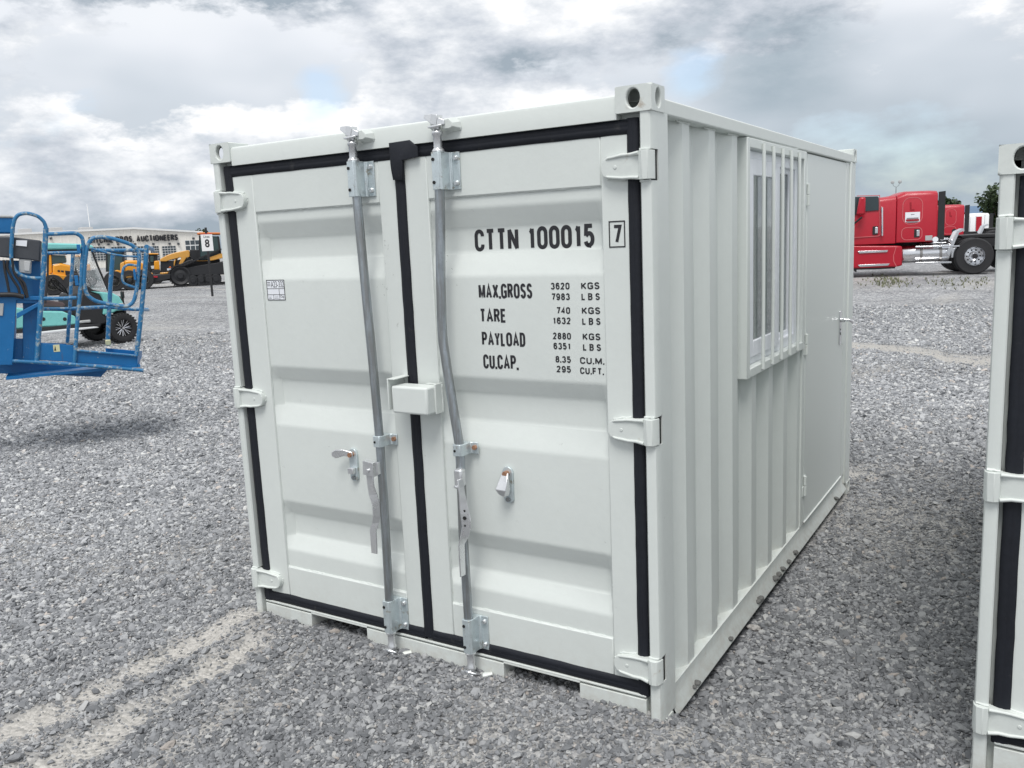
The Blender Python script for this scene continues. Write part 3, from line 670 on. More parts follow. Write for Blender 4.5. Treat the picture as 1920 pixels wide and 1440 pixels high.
def cam_keeper(root, x, z, s):
    m = MB()
    m.loft([[(x - .052, .004, z - .010), (x - .052, .004, z + .020), (x - .035, .004, z + .026), (x - .018, .004, z + .020), (x - .018, .004, z - .016)],
            [(x - .046, -.022, z - .008), (x - .046, -.022, z + .014), (x - .034, -.026, z + .018), (x - .020, -.024, z + .014), (x - .020, -.024, z - .012)]])
    m.loft([[(x + .006, .004, z + .026), (x + .05, .004, z + .030), (x + .070, .004, z + .012), (x + .074, .004, z - .012), (x + .050, .004, z - .022), (x + .008, .004, z - .018)],
            [(x + .012, -.034, z + .018), (x + .044, -.036, z + .022), (x + .058, -.034, z + .006), (x + .058, -.034, z - .006), (x + .044, -.036, z - .012), (x + .014, -.034, z - .010)]])
    weld_bead(m, (x - .05, .002, z - .012), (x - .02, .002, z - .018)); weld_bead(m, (x + .01, .002, z - .02), (x + .07, .002, z - .014))
    return m.done('cam_keeper', RP, root, bevel=0.004)
def flat_bar(m, pts, wdt, th=0.006):
    """pts=(x,y,z,twist deg)"""
    rings = []
    for (x, y, z, tw, ww) in pts:
        a = R(tw); d = Vector((math.cos(a), math.sin(a), 0)); n = Vector((-math.sin(a), math.cos(a), 0)); c = Vector((x, y, z))
        rings.append([c + d * ww / 2 + n * th / 2, c - d * ww / 2 + n * th / 2, c - d * ww / 2 - n * th / 2, c + d * ww / 2 - n * th / 2])
    m.loft(rings)

def make_container(name, label, x, y, z, W, H, Ln, hz, gz, valleys, full=True, pockets=None):
    root = thing(name, label, 'container', (x, y, z), 0, 'light grey site containers on the gravel')
    CHt = .082; ca, cb = .124, .112; pd = .14
    g0, g1 = gz
    # corner castings
    for zc in (0, H - CHt):
        for (a, fx) in ((-.004, -1), (W + .004 - ca, 1)):
            casting(root, a, -.004, zc, ca, cb, CHt, fx, -1)
            casting(root, a, Ln + .004 - cb, zc, ca, cb, CHt, fx, 1)
    # front posts: outer flange cut out at each hinge, inner core behind
    for s, xo in ((1, 0.0), (-1, W)):
        zs = [CHt]
        for h in sorted(hz): zs += [h - .049, h + .049]
        zs.append(H - CHt)
        m = MB()
        for a, b_ in zip(zs[0::2], zs[1::2]):
            prof = [(xo, .012), (xo + s * .004, .003), (xo + s * .012, 0.0), (xo + s * .036, 0.0), (xo + s * .040, .005), (xo + s * .040, .055), (xo, .055)]
            m.loft([[(p[0], p[1], a) for p in prof], [(p[0], p[1], b_) for p in prof]])
            for zz_ in (a, b_):
                if CHt < zz_ < H - CHt - .001: weld_bead(m, (xo + s * .004, .0, zz_), (xo + s * .040, -.001, zz_), .0045)
        m.box(min(xo, xo + s * .034), max(xo, xo + s * .034), .0552, pd, CHt, H - CHt)
        m.box(min(xo + s * .0402, xo + s * .066), max(xo + s * .0402, xo + s * .066), .046, pd - .01, CHt, H - CHt)
        m.done('corner_post', CP, root, bevel=0.0)
        m = MB(); m.box(min(xo, xo + s * .06), max(xo, xo + s * .06), Ln - .15, Ln, CHt, H - CHt); m.done('corner_post', CP, root, bevel=0.006)
    # header and sill
    m = MB(); hp = [(.004, g1 - .002), (.004, H - .036), (.007, H - .027), (.018, H - .021), (.075, H - .021), (.075, g1 - .002)]
    m.loft([[(ca - .004, a, b_) for a, b_ in hp], [(W + .004 - ca, a, b_) for a, b_ in hp]])
    m.box(.041, ca - .004, .045, .075, g1, H - CHt); m.box(W + .004 - ca, W - .041, .045, .075, g1, H - CHt)
    m.done('header_rail', CP, root, smooth=30)
    pk = pockets or []
    m = MB(); xs = [0.06]
    for a, b_ in pk: xs += [a, b_]
    xs.append(W - .06)
    for a, b_ in zip(xs[0::2], xs[1::2]): m.box(a, b_, .010, .10, .006, g0 - .012)
    for a, b_ in pk:
        m.box(a - .0005, b_ + .0005, .0105, .10, g0 - .012, g0 - .004)
        m.box(a - .004, a + .0, .10, .6, .006, g0 - .012); m.box(b_, b_ + .004, .10, .6, .006, g0 - .012)
    m.box(.06, W - .06, .0102, .10, g0 - .012 + .0081, g0 + .004)
    m.done('door_sill', CP, root, bevel=0.003)
    # top and bottom rails
    for s, xo in ((1, 0.0), (-1, W)):
        m = MB(); a, b_ = sorted((xo + s * .001, xo + s * .055)); m.box(a, b_, cb - .004, Ln - cb + .004, H - .086, H - .034)
        m.done('top_rail', CP, root, bevel=0.006)
        m = MB(); sec = [(xo + s * .085, .150), (xo + s * .016, .150), (xo + s * .016, .090), (xo - s * .008, .050), (xo - s * .008, .044), (xo + s * .020, .084), (xo + s * .020, .146), (xo + s * .085, .146)]
        m.loft([[(p[0], pd, p[1]) for p in sec], [(p[0], Ln - .14, p[1]) for p in sec]])
        m.done('bottom_rail', RP, root, bevel=0.002)
    m = MB(); m.box(.1, W - .1, Ln - .08, Ln - .01, H - .1, H - .03); m.done('end_rail', CP, root, bevel=.004); m = MB(); m.box(.1, W - .1, Ln - .08, Ln - .01, .02, .15); m.done('end_rail', CP, root, bevel=.004)
    # corrugated side walls
    def corr(xo, s, ya, yb, z0, z1, first=.065, nm='side_wall'):
        m = MB(); pts = [(ya, 0.0)]; yy = ya + first; d = .038
        pts.append((yy - .0001, 0.0))
        while yy + .28 <= yb:
            pts += [(yy + .068, d), (yy + .14, d), (yy + .208, 0.0), (yy + .28, 0.0)]; yy += .28
        pts.append((yb, 0.0))
        rings = [m.bm.verts.new((xo + s * (.023 + q), yv, zv)) for zv in (z0, z1) for yv, q in pts]
        n = len(pts)
        for i in range(n - 1): m.bm.faces.new((rings[i], rings[i + 1], rings[n + i + 1], rings[n + i]))
        return m, n
    def wallobj(m, nm='side_wall'):
        o = m.done(nm, CP, root, smooth=0, recalc=False); sol = o.modifiers.new('sheet', 'SOLIDIFY'); sol.thickness = .002; sol.offset = 0; return o
    m, _ = corr(0.0, 1, pd - .01, Ln - .14, .148, H - .08); wallobj(m)
    if full:
        # right wall: y=pd..wy0 full height, window unit wy0..wy1, below it, door after
        wy0, wy1, wz0, wz1 = 1.035, 2.075, 1.150, 2.172
        m = MB(); P_ = []
        ypts = [(.13, .038), (.272, .038), (.332, 0.0), (.402, 0.0), (.470, .038), (.540, .038), (.612, 0.0), (.682, 0.0), (.750, .038), (.820, .038), (.892, 0.0), (.962, 0.0), (1.030, .038)]
        def sheet(yp, z0, z1, m):
            v = [[m.bm.verts.new((W - .023 - q, yv, zv)) for yv, q in yp] for zv in (z0, z1)]
            for i in range(len(yp) - 1): m.bm.faces.new((v[0][i], v[0][i+1], v[1][i+1], v[1][i]))
        ypl = ypts + [(1.100, .038), (1.172, 0.0), (1.242, 0.0), (1.310, .038), (1.380, .038), (1.452, 0.0), (1.522, 0.0), (1.590, .038), (1.660, .038), (1.732, 0.0), (1.802, 0.0), (1.870, .038), (1.940, .038), (2.012, 0.0), (2.085, 0.0)]
        sheet(ypts, wz0, H - .08, m); sheet(ypl, .148, wz0, m)
        wallobj(m)
        wb = MB()
        weld_bead(wb, (W - .061, wy0 - .002, wz0), (W - .061, wy0 - .002, wz1 - .02), .004); weld_bead(wb, (W - .022, 2.09, .16), (W - .022, 2.09, wz0), .003)
        for yv in (.332, .612, .892): weld_bead(wb, (W - .024, yv - .05, H - .088), (W - .020, yv + .07, H - .088), .005)
        weld_bead(wb, (W - .012, 1.12, H - .0868), (W - .004, 1.9, H - .0868), .0035)
        wb.done('weld_seam', RP, root)['kind'] = 'stuff'
        # window unit
        win = MB(); bw = .042; dp = .10
        win.box(W - dp, W - .001, wy0, wy0 + bw, wz0, wz1); win.box(W - dp, W - .001, wy1 - bw, wy1, wz0, wz1)
        win.box(W - dp, W - .0012, wy0 + bw, wy1 - bw, wz0, wz0 + bw); win.box(W - dp, W - .0012, wy0 + bw, wy1 - bw, wz1 - bw, wz1)
        window = win.done('window', CP, root, bevel=.004)
        iy0, iy1, iz0, iz1 = wy0 + bw, wy1 - bw, wz0 + bw, wz1 - bw
        xf = W - .036; PV = MAT['pvc_white']
        f = MB(); t_ = .05
        f.box(xf - .05, xf, iy0, iy0 + t_, iz0, iz1); f.box(xf - .05, xf, iy1 - t_, iy1, iz0, iz1)
        f.box(xf - .05, xf - .0005, iy0 + t_, iy1 - t_, iz0, iz0 + t_); f.box(xf - .05, xf - .0005, iy0 + t_, iy1 - t_, iz1 - t_, iz1)
        f.done('window_frame', PV, window, bevel=.003)
        ym = (iy0 + iy1) / 2 + .04
        def sash(a, b_, c, d, xx, tt):
            q = MB(); q.box(xx - .024, xx, a, a + tt, c, d); q.box(xx - .024, xx, b_ - tt, b_, c, d)
            q.box(xx - .024, xx - .0005, a + tt, b_ - tt, c, c + tt); q.box(xx - .024, xx - .0005, a + tt, b_ - tt, d - tt, d)
            o = q.done('sash', PV, window, bevel=.004)
            g_ = MB(); g_.box(xx - .014, xx - .010, a + tt - .005, b_ - tt + .005, c + tt - .005, d - tt + .005); g_.done('window_pane', MAT['window_glass'], window, smooth=0)
            return o
        sash(iy0 + .055, ym + .045, iz0 + .035, iz1 - .035, xf + .012, .072)
        sash(ym - .01, iy1 - .045, iz0 + .03, iz1 - .03, xf - .022, .045)
        for yb in (1.255, 1.413, 1.573, 1.733, 1.893):
            q = MB(); q.cyl((W + .006, yb, wz0 + .016), (W + .006, yb, wz1 - .014), .0085, 12)
            q.box(W - .002, W + .008, yb - .004, yb + .004, wz0 + .018, wz0 + .034); q.box(W - .002, W + .008, yb - .004, yb + .004, wz1 - .034, wz1 - .018)
            q.done('window_bar', CP, window)
        # side door and its jambs
        dy0, dy1, dz0, dz1 = 2.135, 3.150, .165, 2.168
        m = MB(); m.box(W - .06, W - .012, 2.0755, dy0 - .006, .150, H - .087); m.done('door_jamb', CP, root, bevel=.004)
        m = MB(); m.box(W - .06, W - .010, dy1 + .006, Ln - .151, .150, H - .087); m.done('door_jamb', CP, root, bevel=.004)
        m = MB(); m.box(W - .052, W - .011, dy0, dy1, dz0, dz1); sdoor = m.done('side_door', MAT['container_paint_gloss'], root, bevel=.004)
        m = MB(); m.box(W - .064, W - .052, dy0 - .01, dy1 + .01, dz0 - .01, dz1 + .005); m.done('door_backing', MAT['dark_hole'], sdoor)
        m = MB(); m.prism([(W - .012, .166), (W - .004, .163), (W - .004, .160), (W - .012, .160)], 'y', dy0, dy1); m.done('drip_strip', RP, sdoor)
        for zc in (1.955, 1.165, .375):
            m = MB(); m.cyl((W - .004, dy0 - .003, zc - .056), (W - .004, dy0 - .003, zc - .002), .009, 12); m.cyl((W - .004, dy0 - .003, zc + .002), (W - .004, dy0 - .003, zc + .056), .009, 12)
            m.box(W - .013, W - .007, dy0 - .002, dy0 + .032, zc - .002, zc + .056); m.box(W - .0135, W - .0075, dy0 - .036, dy0 - .004, zc - .056, zc)
            m.done('hinge', RP, sdoor, bevel=.0015)
        hy, hz_ = 3.035, 1.175
        m = MB(); m.box(W - .011, W - .005, hy - .022, hy + .022, hz_ - .125, hz_ + .085)
        m.cyl((W - .005, hy, hz_ + .03), (W + .02, hy, hz_ + .03), .015, 14); m.cyl((W - .005, hy, hz_ - .045), (W - .001, hy, hz_ - .045), .011, 14)
        m.tube([(W + .016, hy, hz_ + .03), (W + .045, hy, hz_ + .028), (W + .052, hy + .02, hz_ + .024), (W + .052, hy + .075, hz_ + .004)], [.009, .009, .009, .008], 10)
        m.done('door_handle', MAT['chrome'], sdoor, bevel=.002)
        m = MB(); m.box(W - .0045, W - .0035, hy - .008, hy + .008, hz_ - .065, hz_ - .025); m.done('key_slot', MAT['dark_hole'], sdoor)
    else:
        m, _ = corr(W, -1, pd - .01, Ln - .14, .148, H - .08); wallobj(m)
    # end wall, roof and floor
    m = MB(); pts = []; xx = .06; d = .038
    while xx + .28 <= W - .06: pts += [(xx, 0), (xx + .07, 0), (xx + .138, d), (xx + .21, d)]; xx += .28
    pts += [(xx, 0), (W - .05, 0)]
    v = [[m.bm.verts.new((a, Ln - .02 - q, zv)) for a, q in pts] for zv in (.1, H - .06)]
    for i in range(len(pts) - 1): m.bm.faces.new((v[0][i], v[0][i+1], v[1][i+1], v[1][i]))
    wallobj(m, 'end_wall')
    m = MB(); pts = []; yy = .07
    while yy + .21 <= Ln - .06: pts += [(yy, 0), (yy + .09, 0), (yy + .104, .012), (yy + .19, .012)]; yy += .21
    pts += [(yy, 0), (Ln - .05, 0)]
    v = [[m.bm.verts.new((xv, a, H - .040 - q)) for a, q in pts] for xv in (.05, W - .05)]
    for i in range(len(pts) - 1): m.bm.faces.new((v[0][i], v[0][i+1], v[1][i+1], v[1][i]))
    wallobj(m, 'roof_panel')
    m = MB(); m.box(.03, W - .03, .09, Ln - .05, .120, .145); m.done('floor_deck', MAT['wood_floor'], root)
    # ---------------- cargo doors
    xc0, xc1 = W * .4867, W * .5098      # centre seal
    so = (xc0 + .004 - .085) 
    lft, (lx0, lx1, lz0, lz1, yo, yi) = leaf_panel(root, 'cargo_door', .088, xc0 + .010, g0 + .040, g1 - .040, .130, .095, .165, .150, valleys, True)
    rgt, (rx0, rx1, rz0, rz1, yo, yi) = leaf_panel(root, 'cargo_door', xc1 - .010, W - .066, g0 + .040, g1 - .040, .122, .112, .165, .150, valleys, False)
    for dr, xo, s in ((lft, -.004, 1), (rgt, W + .004, -1)):
        for h in hz: door_hinge(dr, xo, s, h, W)
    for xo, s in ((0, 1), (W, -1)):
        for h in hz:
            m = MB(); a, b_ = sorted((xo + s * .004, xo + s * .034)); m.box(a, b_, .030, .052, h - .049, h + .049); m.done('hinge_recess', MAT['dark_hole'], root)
    ys = .024; wd = .050
    m = MB(); seal_v(m, .050 + wd / 2, wd, g0, g1, ys, .0012); seal_h(m, g1 - wd / 2, wd, .05, xc0 + .01, ys, .0008); seal_h(m, g0 + .027, .054, .05, xc0 + .01, ys, .0015)
    m.done('door_seal', RB, lft, smooth=60)
    m = MB(); seal_v(m, W - .050 - wd / 2 + .004, wd - .008, g0, g1, ys, .0008); seal_h(m, g1 - wd / 2, wd, xc1 - .01, W - .05, ys, .0008); seal_h(m, g0 + .027, .054, xc1 - .01, W - .05, ys, .0015)
    seal_v(m, (xc0 + xc1) / 2, (xc1 - xc0), g0 + .02, g1 - .02, ys - .002, .0008)
    xl, xr = xc0 - .004, xc1 + .075
    pts = [(xl - .002, g1 - .066), (xl - .003, g1 + .012), (xr - .030, g1 + .014), (xr + .004, g1 - .012), (xr + .004, g1 - .050), (xc1 + .006, g1 - .056), (xc1 + .002, g1 - .13), (xc0 + .002, g1 - .125), (xl - .000, g1 - .09)]
    m.loft([[(a, .0085, b_) for a, b_ in pts], [(a, .0025, b_) for a, b_ in pts], [(a * .9 + .1 * (xc0 + .02), .000, b_ * .96 + .04 * (g1 - .04)) for a, b_ in pts]])
    m.done('door_seal', RB, rgt, smooth=60)
    # locking bars
    Z = lambda f_: g0 + (f_ - .167) / (2.163 - .167) * (g1 - g0)
    kx = W / 2.048
    for dr, path, hub in ((lft, [(.838, 2.115), (.846, 1.80), (.862, 1.316), (.869, 1.02), (.868, .80), (.862, .5), (.856, .20)], 0),
                     (rgt, [(1.241, 2.110), (1.234, 1.90), (1.220, 1.679), (1.213, 1.50), (1.2125, 1.455), (1.214, 1.425), (1.230, 1.28), (1.263, 1.028), (1.262, .90), (1.256, .68), (1.260, .20)], 1)):
        m = MB(); m.tube([(a * kx, -.030, Z(b_)) for a, b_ in path], .0182, 14); m.done('locking_bar', GV, dr, smooth=60)
        xt, xb_ = path[0][0] * kx, path[-1][0] * kx
        bar_bracket(dr, xt, Z(1.985), Z(2.118)); bar_bracket(dr, xb_, Z(.195), Z(.335))
        bar_clamp(dr, (.869 if not hub else 1.263) * kx, Z(1.018))
        cam_end(dr, xt, Z(2.118), 1); cam_end(dr, xb_, Z(.195), -1)
        cam_keeper(root, xt + .012, H - .053, 1)
        m = MB(); m.tube([(xb_ + .015, .006, .070), (xb_ + .05, -.012, .095), (xb_ + .075, .006, .10)], [.012, .014, .010], 8); m.done('cam_keeper', RP, root)
    # handles
    x1 = .842 * kx; m = MB()
    m.tube([(x1 - .022, -.062, Z(.945)), (x1 - .022, -.062, Z(.940))], .002, 6)
    m.loft([[(x1 - .034, -.055, Z(.883)), (x1 + .028, -.055, Z(.880)), (x1 + .028, -.055, Z(.940)), (x1 - .030, -.055, Z(.945))], [(x1 - .034, -.078, Z(.883)), (x1 + .024, -.080, Z(.880)), (x1 + .024, -.080, Z(.936)), (x1 - .030, -.078, Z(.942))]])
    m.box(x1 + .012, x1 + .034, -.062, -.038, Z(.885), Z(.935)); m.cyl((x1 - .004, -.078, Z(.903)), (x1 - .004, -.086, Z(.903)), .008, 12)
    hb = m.done('handle_hub', BC, lft, bevel=.005)
    m = MB(); flat_bar(m, [(x1 - .006, -.068, Z(.890), 0, .036), (x1 - .004, -.068, Z(.835), 0, .034), (x1 + .002, -.066, Z(.800), 35, .034), (x1 + .010, -.062, Z(.760), 70, .034), (x1 + .010, -.062, Z(.715), 70, .034), (x1 + .004, -.066, Z(.68), 35, .030), (x1 - .006, -.072, Z(.650), 5, .032), (x1 - .008, -.072, Z(.550), 0, .030)], .03)
    m.done('door_handle', BC, lft, bevel=.002)
    x2 = 1.283 * kx; m = MB()
    m.obox((x2 - .012, -.050, Z(.915)), (.036, .034, .070)); m.cyl((x2 - .034, -.06, Z(.88)), (x2 - .006, -.06, Z(.88)), .009, 10)
    m.done('handle_hub', BC, rgt, bevel=.008)
    m = MB(); flat_bar(m, [(x2 + .002, -.070, Z(.915), 80, .030), (x2 + .006, -.070, Z(.86), 80, .030), (x2 + .012, -.070, Z(.80), 50, .034), (x2 + .018, -.070, Z(.765), 15, .040), (x2 + .020, -.070, Z(.73), 10, .038), (x2 + .010, -.074, Z(.690), 45, .034), (x2 - .006, -.074, Z(.655), 75, .030), (x2 - .008, -.074, Z(.53), 85, .030)], .03)
    m.done('door_handle', BC, rgt, bevel=.002)
    for (xx, dz) in ((x2 + .016, .008), (x2 + .016, -.022), (x2 + .017, .036)):
        m = MB(); m.cyl((xx, -.072, Z(.757) + dz), (xx, -.0765, Z(.757) + dz), .0075 if dz == .008 else .004, 10); m.done('handle_hole', MAT['dark_hole'], rgt)
    # handle latches
    for dr, xx, swung in ((lft, .672 * kx, True), (rgt, 1.441 * kx, False)):
        zt, zb = Z(.957), Z(.815); yp = yo
        m = MB(); pr = [(xx + math.cos(a) * .022, (zt - .022 if math.sin(a) > -1e-6 else zb + .022) + math.sin(a) * .022) for a in [math.pi * k / 8 for k in range(17)]]
        m.prism(pr, 'y', yp - .0005, yp - .012); pl_ = m.done('latch_plate', ZB, dr, bevel=.0015)
        m = MB(); m.cyl((xx, yp - .012, zt - .024), (xx, yp - .034, zt - .024), .0105, 6); m.done('bolt', MAT['copper_bolt'], pl_)
        m = MB(); m.cyl((xx + .001, yp - .012, zb + .016), (xx + .001, yp - .020, zb + .016), .009, 10); m.done('bolt', GV, pl_)
        m = MB()
        if swung:
            m.loft([[(xx + .010, yp - .020, zt - .012), (xx + .012, yp - .020, zt - .034), (xx + .012, yp - .026, zt - .034), (xx + .010, yp - .026, zt - .012)],
                    [(xx - .030, yp - .030, zt - .002), (xx - .030, yp - .030, zt - .030), (xx - .030, yp - .036, zt - .030), (xx - .030, yp - .036, zt - .002)],
                    [(xx - .060, yp - .044, zt - .002), (xx - .062, yp - .044, zt - .040), (xx - .062, yp - .050, zt - .040), (xx - .060, yp - .050, zt - .002)],
                    [(xx - .076, yp - .052, zt - .012), (xx - .076, yp - .052, zt - .030), (xx - .076, yp - .058, zt - .030), (xx - .076, yp - .058, zt - .012)]])
            m.obox((xx - .002, yp - .022, zb + .048), (.030, .020, .026))
        else:
            m.loft([[(xx - .014, yp - .022, zt - .020), (xx + .014, yp - .022, zt - .020), (xx + .014, yp - .028, zt - .020), (xx - .014, yp - .028, zt - .020)],
                    [(xx - .020, yp - .034, zt - .056), (xx + .018, yp - .026, zt - .056), (xx + .018, yp - .048, zt - .056), (xx - .020, yp - .052, zt - .056)],
                    [(xx - .030, yp - .040, zt - .078), (xx + .022, yp - .028, zt - .080), (xx + .018, yp - .060, zt - .080), (xx - .024, yp - .064, zt - .078)],
                    [(xx - .022, yp - .030, zt - .100), (xx + .012, yp - .024, zt - .108), (xx + .006, yp - .050, zt - .108), (xx - .018, yp - .050, zt - .100)]])
        m.done('latch_cover', BC, pl_, bevel=.003)
    # lock box over the centre seal
    zt, zb = Z(1.258), Z(1.150); a, b_ = .985 * kx, 1.158 * kx
    m = MB(); m.box(a, b_, -.078, -.0, zb, zt); bx_ = m.done('lock_box', CP, rgt, bevel=.009, seg=3)
    m = MB(); m.box(b_ - .001, b_ + .006, -.03, .019, zb - .002, zt + .006)
    weld_bead(m, (b_ - .06, .0, zt + .002), (b_, -.002, zt + .002), .004); weld_bead(m, (b_ + .006, .012, zb), (b_ + .006, .012, zt), .004)
    m.done('lock_box_plate', CP, rgt, bevel=.002)
    m = MB(); m.box(a - .014, a - .009, -.083, .019, zb + .012, zt + .028); m.box(a - .009, a + .022, -.083, .0195, zt + .024, zt + .028); m.done('lock_bracket', CP, lft, bevel=.0015)
    return root, lft, rgt, yo, yi

base('container_paint_gloss', (0.645, 0.68, 0.655), 0.36)
V1 = [(1.915, 1.842, 1.757, 1.668), (1.290, 1.222, 1.118, 1.024), (.672, .602, .508, .440)]
c1root, cdl, cdr, yo, yi = make_container('shipping_container', 'light grey container with barred side window and CTTN 100015 on its double doors', 0, 0, 0,
    2.048, 2.26, 3.40, (2.012, 1.141, .279), (.167, 2.163), V1, True, [(.352, .683), (1.386, 1.722)])
# markings on the right hand door
BK = MAT['lettering_black']
strokes('lettering', 'CTTN 100015', BK, cdr, 1.314, 1.808, 1.757, 1.838, yi - .0006, .0142, gap=.14)
strokes('lettering', '7', BK, cdr, 1.898, 1.930, 1.768, 1.829, .0196, .0105)
m = MB()
for a, b_, c, d in ((1.884, 1.943, 1.838, 1.842), (1.884, 1.943, 1.755, 1.759), (1.884, 1.888, 1.759, 1.838), (1.939, 1.943, 1.759, 1.838)): m.box(a, b_, .0186, .0194, c, d)
m.done('lettering_box', BK, cdr, smooth=0)
for s, a, b_, z0, z1, bo in (('MAX.GROSS', 1.346, 1.575, 1.586, 1.640, .012), ('TARE', 1.346, 1.461, 1.498, 1.549, .012), ('PAYLOAD', 1.350, 1.538, 1.411, 1.463, .012), ('CU.CAP.', 1.351, 1.503, 1.325, 1.379, .012),
        ('3620', 1.651, 1.725, 1.617, 1.641, .010), ('7983', 1.652, 1.725, 1.580, 1.604, .010), ('740', 1.670, 1.724, 1.532, 1.556, .010), ('1632', 1.654, 1.725, 1.496, 1.520, .010),
        ('2880', 1.652, 1.724, 1.442, 1.466, .010), ('6351', 1.653, 1.722, 1.406, 1.430, .010), ('8.35', 1.659, 1.721, 1.359, 1.383, .010), ('295', 1.662, 1.720, 1.324, 1.348, .010),
        ('KGS', 1.770, 1.840, 1.617, 1.641, .010), ('LBS', 1.770, 1.840, 1.580, 1.604, .010), ('KGS', 1.770, 1.840, 1.532, 1.556, .010), ('LBS', 1.770, 1.840, 1.495, 1.519, .010),
        ('KGS', 1.770, 1.838, 1.442, 1.466, .010), ('LBS', 1.770, 1.839, 1.405, 1.429, .010), ('CU.M.', 1.757, 1.850, 1.358, 1.382, .010), ('CU.FT.', 1.756, 1.847, 1.322, 1.346, .010)):
    strokes('lettering', s, BK, cdr, a, b_, z0, z1, yo - .0003, .0090 if bo > .011 else .0049, gap=.62 if s == 'LBS' else (.13 if bo > .011 else .22))
# handwritten paper sticker on the left hand door
m = MB(); m.box(.240, .346, yo - .0012, yo - .0002, 1.582, 1.668); st = m.done('paper_sticker', MAT['sticker_white'], cdl, smooth=0)
m = MB()
for a, b_, c, d in ((.240, .346, 1.666, 1.669), (.240, .346, 1.581, 1.584), (.239, .242, 1.581, 1.669), (.344, .347, 1.581, 1.669), (.242, .344, 1.630, 1.632), (.242, .344, 1.604, 1.606), (.312, .314, 1.584, 1.630), (.276, .2775, 1.584, 1.604), (.244, .262, 1.657, 1.659), (.244, .262, 1.650, 1.652), (.244, .262, 1.643, 1.645), (.250, .262, 1.594, 1.595), (.246, .264, 1.588, 1.589), (.284, .304, 1.595, 1.596), (.282, .306, 1.589, 1.590)):
    m.box(a, b_, yo - .0018, yo - .0013, c, d)
m.done('printed_lines', BK, st, smooth=0)
text('handwriting', 'A23-332', BK, st, .266, .343, 1.636, 1.663, yo - .0016, 0.0)
text('handwriting', 'Oag', BK, st, .317, .341, 1.589, 1.603, yo - .0016, 0.0)
# scuffs on the paint
m = MB()
for (px_, pz_, k) in ((1.205, 1.70, 14), (1.19, 1.62, 5), (.905, 1.60, 9), (.935, 1.78, 5), (1.195, 1.86, 3), (.55, .89, 1), (.40, .56, 2), (.93, 1.70, 4), (1.34, 1.05, 1)):
    for _ in range(k):
        a = px_ + random.gauss(0, .018); c = pz_ + random.gauss(0, .03); l_ = random.uniform(.002, .009); th = random.uniform(-1.2, 1.2)
        dxx, dzz = math.cos(th) * l_, math.sin(th) * l_; ww = .0007
        yy = .0195 if (a < lz if False else (a > .913 and a < 1.176)) else yo - .0006
        m.loft([[(a, yy, c), (a + dxx, yy, c + dzz), (a + dxx + ww, yy, c + dzz + ww), (a + ww, yy, c + ww)], [(a, yy - .0004, c), (a + dxx, yy - .0004, c + dzz), (a + dxx + ww, yy - .0004, c + dzz + ww), (a + ww, yy - .0004, c + ww)]])
base('scuff', (.20, .21, .20), .6)
m.done('paint_scuffs', MAT['scuff'], cdr, smooth=0)['kind'] = 'stuff'

c2root, _, _, _, _ = make_container('shipping_container', 'lower light grey container partly in view behind wide black door seal, beyond the gravel gap', 3.003, .220, -.015,
    2.0, 2.013, 2.90, (1.767, 1.024, .272), (.192, 1.925), [(1.70, 1.64, 1.56, 1.48), (1.14, 1.08, .99, .91), (.63, .57, .49, .43)], False, [(.35, .68), (1.35, 1.68)])
# ink-grey stones resting on the container's bottom rail
stone_m = MAT.setdefault('stone_dark', base('stone_dark', (.13, .13, .125), .8, var=.4, vscale=60, bump=.4, bscale=150))
spots = [(.36, .013, 'small dark stone on the bottom rail nearest the corner post'), (.33, .009, 'tiny dark stone lying just before the first one on the rail'), (.78, .011, 'lone dark stone on the rail below the third rib'),
         (1.20, .013, 'dark stone on the rail left of the upper cluster'), (1.23, .017, 'largest dark stone on the rail, below the window corner'), (1.50, .017, 'front dark stone of the cluster of five on the rail'),
         (1.56, .016, 'second dark stone of the cluster on the rail'), (1.64, .015, 'middle dark stone of the cluster on the rail'), (1.76, .013, 'fourth dark stone of the cluster on the rail'), (1.90, .015, 'flat dark stone farthest back of the rail cluster'), (2.95, .016, 'dark stone at the far end of the rail by the back casting')]
for yy, r_, lb in spots:
    m = MB(); bmesh.ops.create_icosphere(m.bm, subdivisions=2, radius=r_)
    for v in m.bm.verts:
        k = random.uniform(.78, 1.15); v.co = Vector((v.co.x * k * 1.1, v.co.y * k * 1.3, v.co.z * k * .8))
    o = m.done('loose_stone', stone_m, None, smooth=0); o.location = (2.052, yy, .058 + r_ * .72); tag(o, lb, 'stone', 'stones lying on the container rail')
# ------------------------------------------------------------------ blue aerial lift with its work platform in view
def blue_paint(name, col, worn):
    return base(name, col, 0.42, var=0.12, vscale=8, bump=0.08, bscale=50, dirt=((0.30, 0.36, 0.38), worn, 26.0), streak=((0.10, 0.055, 0.03), 0.30, 24))
BL = blue_paint('blue_paint', (0.004, 0.135, 0.36), 0.30); BT = blue_paint('blue_tube_paint', (0.022, 0.16, 0.34), 0.42)
base('control_box_grey', (0.055, 0.06, 0.07), .6, var=.2); base('outlet_grey', (.42, .43, .43), .5, var=.1)
base('black_plastic', (.018, .018, .02), .5, var=.2); base('tyre', (.022, .022, .024), .8, var=.25, vscale=8)
base('yellow_label', (.62, .60, .36), .5)
bo = on_ground(60, 855); BF = Frame((bo.x, bo.y, .05), 58)
bk = thing('boom_lift', 'worn blue boom lift with tubular work platform hanging above the gravel', 'boom lift', BF.o, BF.a)
def B(x, y, w=0.0): return BF.at(x / 4.236, 380 + y / 4.236, w)
